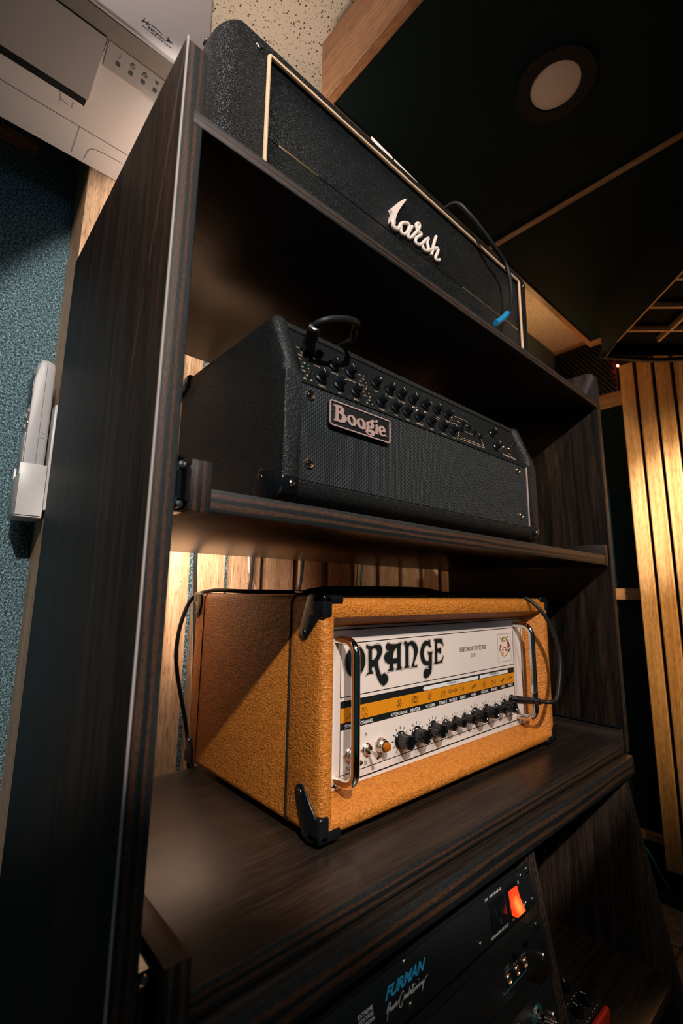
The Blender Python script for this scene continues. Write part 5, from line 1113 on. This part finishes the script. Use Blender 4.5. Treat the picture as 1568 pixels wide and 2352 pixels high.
for x, w_ in ((0.2521, -0.0949), (0.2274, -0.0961)): obj('push_button', lbx(x - 0.0042, x + 0.0042, -0.0030, 0.0, w_ - 0.0035, w_ + 0.0035, bev=0.0008), 'black_plastic', u2, True, True)
for s_, x0, x1, w_ in (('INPUT 1', 0.2390, 0.2508, -0.1035), ('MUTE', 0.2215, 0.2308, -0.1035), ('CABLE', 0.2030, 0.2126, -0.1003), ('CHECK', 0.2030, 0.2126, -0.1035)): ltext('plate_text', s_, x0, x1, w_, w_ + 0.0022, 'print_grey', u2p)
ltext('plate_text', 'O', 0.2510, 0.2530, -0.0962, -0.0938, 'print_blue', u2p)
strokes('blue_line', [[(0.1938, -0.1162), (0.1938, -0.1178), (0.2448, -0.1175), (0.2448, -0.1160)], [(0.2480, -0.0996), (0.2570, -0.0994)]], UF, 0.0005, 'print_blue', u2p, 0.0003, local=True)
for x, w_ in ((0.2874, -0.1218), (0.2850, -0.0890)): rscrew(u2, x, w_, 0.0046, 'nickel' if w_ < -0.1 else 'black_guard')
u3 = unit('rack_preamp', 'black rack unit with a large chrome knob, lowest in the frame', 'rack unit', -0.188, -0.144, 0.2)
obj('front_plate', lbx(RXa, RXb, 0.0, 0.003, -0.1882, -0.1442, bev=0.0006), 'black_panel', u3, True, True)
u3p = u3.children[0]
obj('chassis', lbx(RXa + 0.02, RXb - 0.02, 0.0031, 0.180, -0.1870, -0.1460), 'black_matte', u3, False, True)
kx, kw = 0.2500, -0.1640
poly('dial_print', [circ(kx, kw, 0.0128, 28)], UF, 'print_teal', u3p, 0.0002, local=True)
poly('dial_print', [rr(kx - 0.034, kx - 0.008, kw - 0.0155, kw - 0.0085, 0.0034, 4)], UF, 'print_teal', u3p, 0.0002, local=True)
text('plate_text', 'MAX', UF, kx - 0.0040, kx + 0.0030, kw + 0.0088, kw + 0.0112, 'print_white', u3p, 0.0005, local=True)
text('plate_text', 'BACK', UF, kx - 0.031, kx - 0.020, kw - 0.0135, kw - 0.0108, 'print_white', u3p, 0.0005, local=True)
kb = obj('knob', lathe(nb(), (kx - .05, 0, kw), (0, -1, 0), [(0.0088, 0), (0.0088, 0.002), (0.0072, 0.003), (0.0070, 0.022), (0.0062, 0.024), (0, 0.0242)], 40, 0.05, 1), 'chrome', u3, True, True)
for x, w_ in ((0.2834, -0.1769),): rscrew(u3, x, w_, 0.0046, 'nickel')
rscrew(u3, 0.2100, -0.1520, 0.0026, 'nickel')

# red box with four knobs in the cubby
rb_ = thing('audio_interface', 'red sided black box with white marked knobs on the cubby shelf', 'audio interface', (0.39, -0.02, -0.357))
bz0, bz1 = -0.3568, -0.3330
obj('case', bx(0.3095, 0.4866, -0.0755, 0.100, bz0, bz1, bev=0.002), 'black_panel', rb_)
obj('red_end', bx(0.3095, 0.4866, -0.0850, -0.0760, bz0, bz1 - 0.0005, bev=0.0035, seg=3), 'red_metal', rb_)
TFr = Frame((0, 0, bz1), (1, 0, 0), (0, 1, 0))
bkn = None
for x, y in ((0.4655, -0.0300), (0.4660, -0.0590), (0.4360, -0.0600), (0.4360, -0.0300), (0.3760, -0.0450)):
    bm = nb(); lathe(bm, (x, y, bz1), (0, 0, 1), [(0.0072, 0), (0.0068, 0.0095), (0.0058, 0.0108), (0, 0.011)], 20, 0.04, 1)
    kk_ = obj('knob', bm, 'black_plastic', rb_)
    a_ = random.uniform(0.8, 2.6); f_ = Frame((x, y, bz1 + 0.011), (1, 0, 0), (0, 1, 0))
    strokes('pointer', [[(0.001 * math.cos(a_), 0.001 * math.sin(a_)), (0.0064 * math.cos(a_), 0.0064 * math.sin(a_))]], f_, 0.0011, 'print_white', kk_, 0.0002)
    bm = nb()
    for i in range(9):
        t = R(-50 + 280 * i / 8); ribbon(bm, TFr, [(x + 0.0095 * math.cos(t), y + 0.0095 * math.sin(t)), (x + 0.0101 * math.cos(t), y + 0.0101 * math.sin(t))], 0.0006, 0.0002, ext=False)
    for q in (-0.010, -0.002, 0.006): ribbon(bm, TFr, [(x + q, y - 0.0125), (x + q + 0.003, y - 0.0125)], 0.0008, 0.0002, ext=False)
    obj('knob_print', bm, 'print_white', rb_, False)

# ------------------------------------------------------------------ cords hanging behind the rack, cords on the floor
def cord(name, label, pts, r, mt, cat='cable', group=None):
    o = obj(name, tube(nb(), pts, r, 8, 5), mt); tag(o, label, cat, group); return o
Yc = 0.385
for nm, label, x0, x1 in (('hanging_cord', 'leftmost black cord hanging behind the rack, above the orange amplifier', 0.0225, 0.0275), ('hanging_cord', 'black cord hanging behind the rack beside the white one', 0.1405, 0.1365), ('hanging_cord', 'black cord hanging behind the rack, right of the white cord', 0.2620, 0.2545), ('hanging_cord', 'black cord hanging behind the rack at the edge of the lit slats', 0.3170, 0.3170)):
    cord(nm, label, [(x0 - 0.02, Yc - 0.02, 0.62), (x0, Yc, 0.50), (x0, Yc, 0.33), ((x0 + x1) / 2, Yc, 0.28), (x1, Yc, 0.24), (x1 + 0.01, Yc, 0.05), (x1 + 0.02, Yc, -0.2)], 0.0034, 'black_rubber')
cord('hanging_cord', 'thin bluish cord hanging in the shade behind the right of the rack', [(0.43, Yc, 0.6), (0.437, Yc, 0.33), (0.434, Yc, 0.25), (0.44, Yc, -0.2)], 0.0026, 'teal_cord')
cord('white_cord', 'thin white cord hanging behind the rack over a fabric gap', [(0.135, Yc + 0.008, 0.62), (0.136, Yc + 0.008, 0.33), (0.143, Yc + 0.008, 0.285), (0.156, Yc + 0.008, 0.245), (0.17, Yc + 0.008, 0.1), (0.17, Yc + 0.008, -0.2)], 0.0018, 'white_cord')
bb_ = struct(obj('baseboard_right', bx(XR - 0.018, XR - 0.0005, -1.5, YB - 0.001, ZF + 0.0005, ZF + 0.06), 'black_matte', smooth=False))
cord('teal_cable', 'teal cable trailing on the floor under the golden slat panel', [(1.86, 0.34, -0.672), (1.862, 0.28, -0.690), (1.865, 0.23, -0.775), (1.866, 0.205, -0.815), (1.84, 0.17, -0.8352), (1.80, 0.08, -0.8352), (1.78, -0.1, -0.8352)], 0.0045, 'teal_cord')
cord('floor_cable', 'dark blue cable lying on the floor beside the teal one', [(1.87, 0.25, -0.70), (1.872, 0.18, -0.80), (1.86, 0.13, -0.8352), (1.82, 0.04, -0.8352), (1.82, -0.1, -0.8352)], 0.0045, 'black_rubber')
pw = thing('floor_power_strip', 'dark power strip on the floor below the golden slat panel', 'power strip', (1.845, 0.12, ZF))
obj('strip_body', bx(1.815, 1.868, 0.1, 0.40, ZF + 0.0003, ZF + 0.035, bev=0.004), 'black_matte', pw)
obj('socket_row', bx(1.825, 1.858, 0.12, 0.38, ZF + 0.0352, ZF + 0.037), 'black_plastic', pw, False)
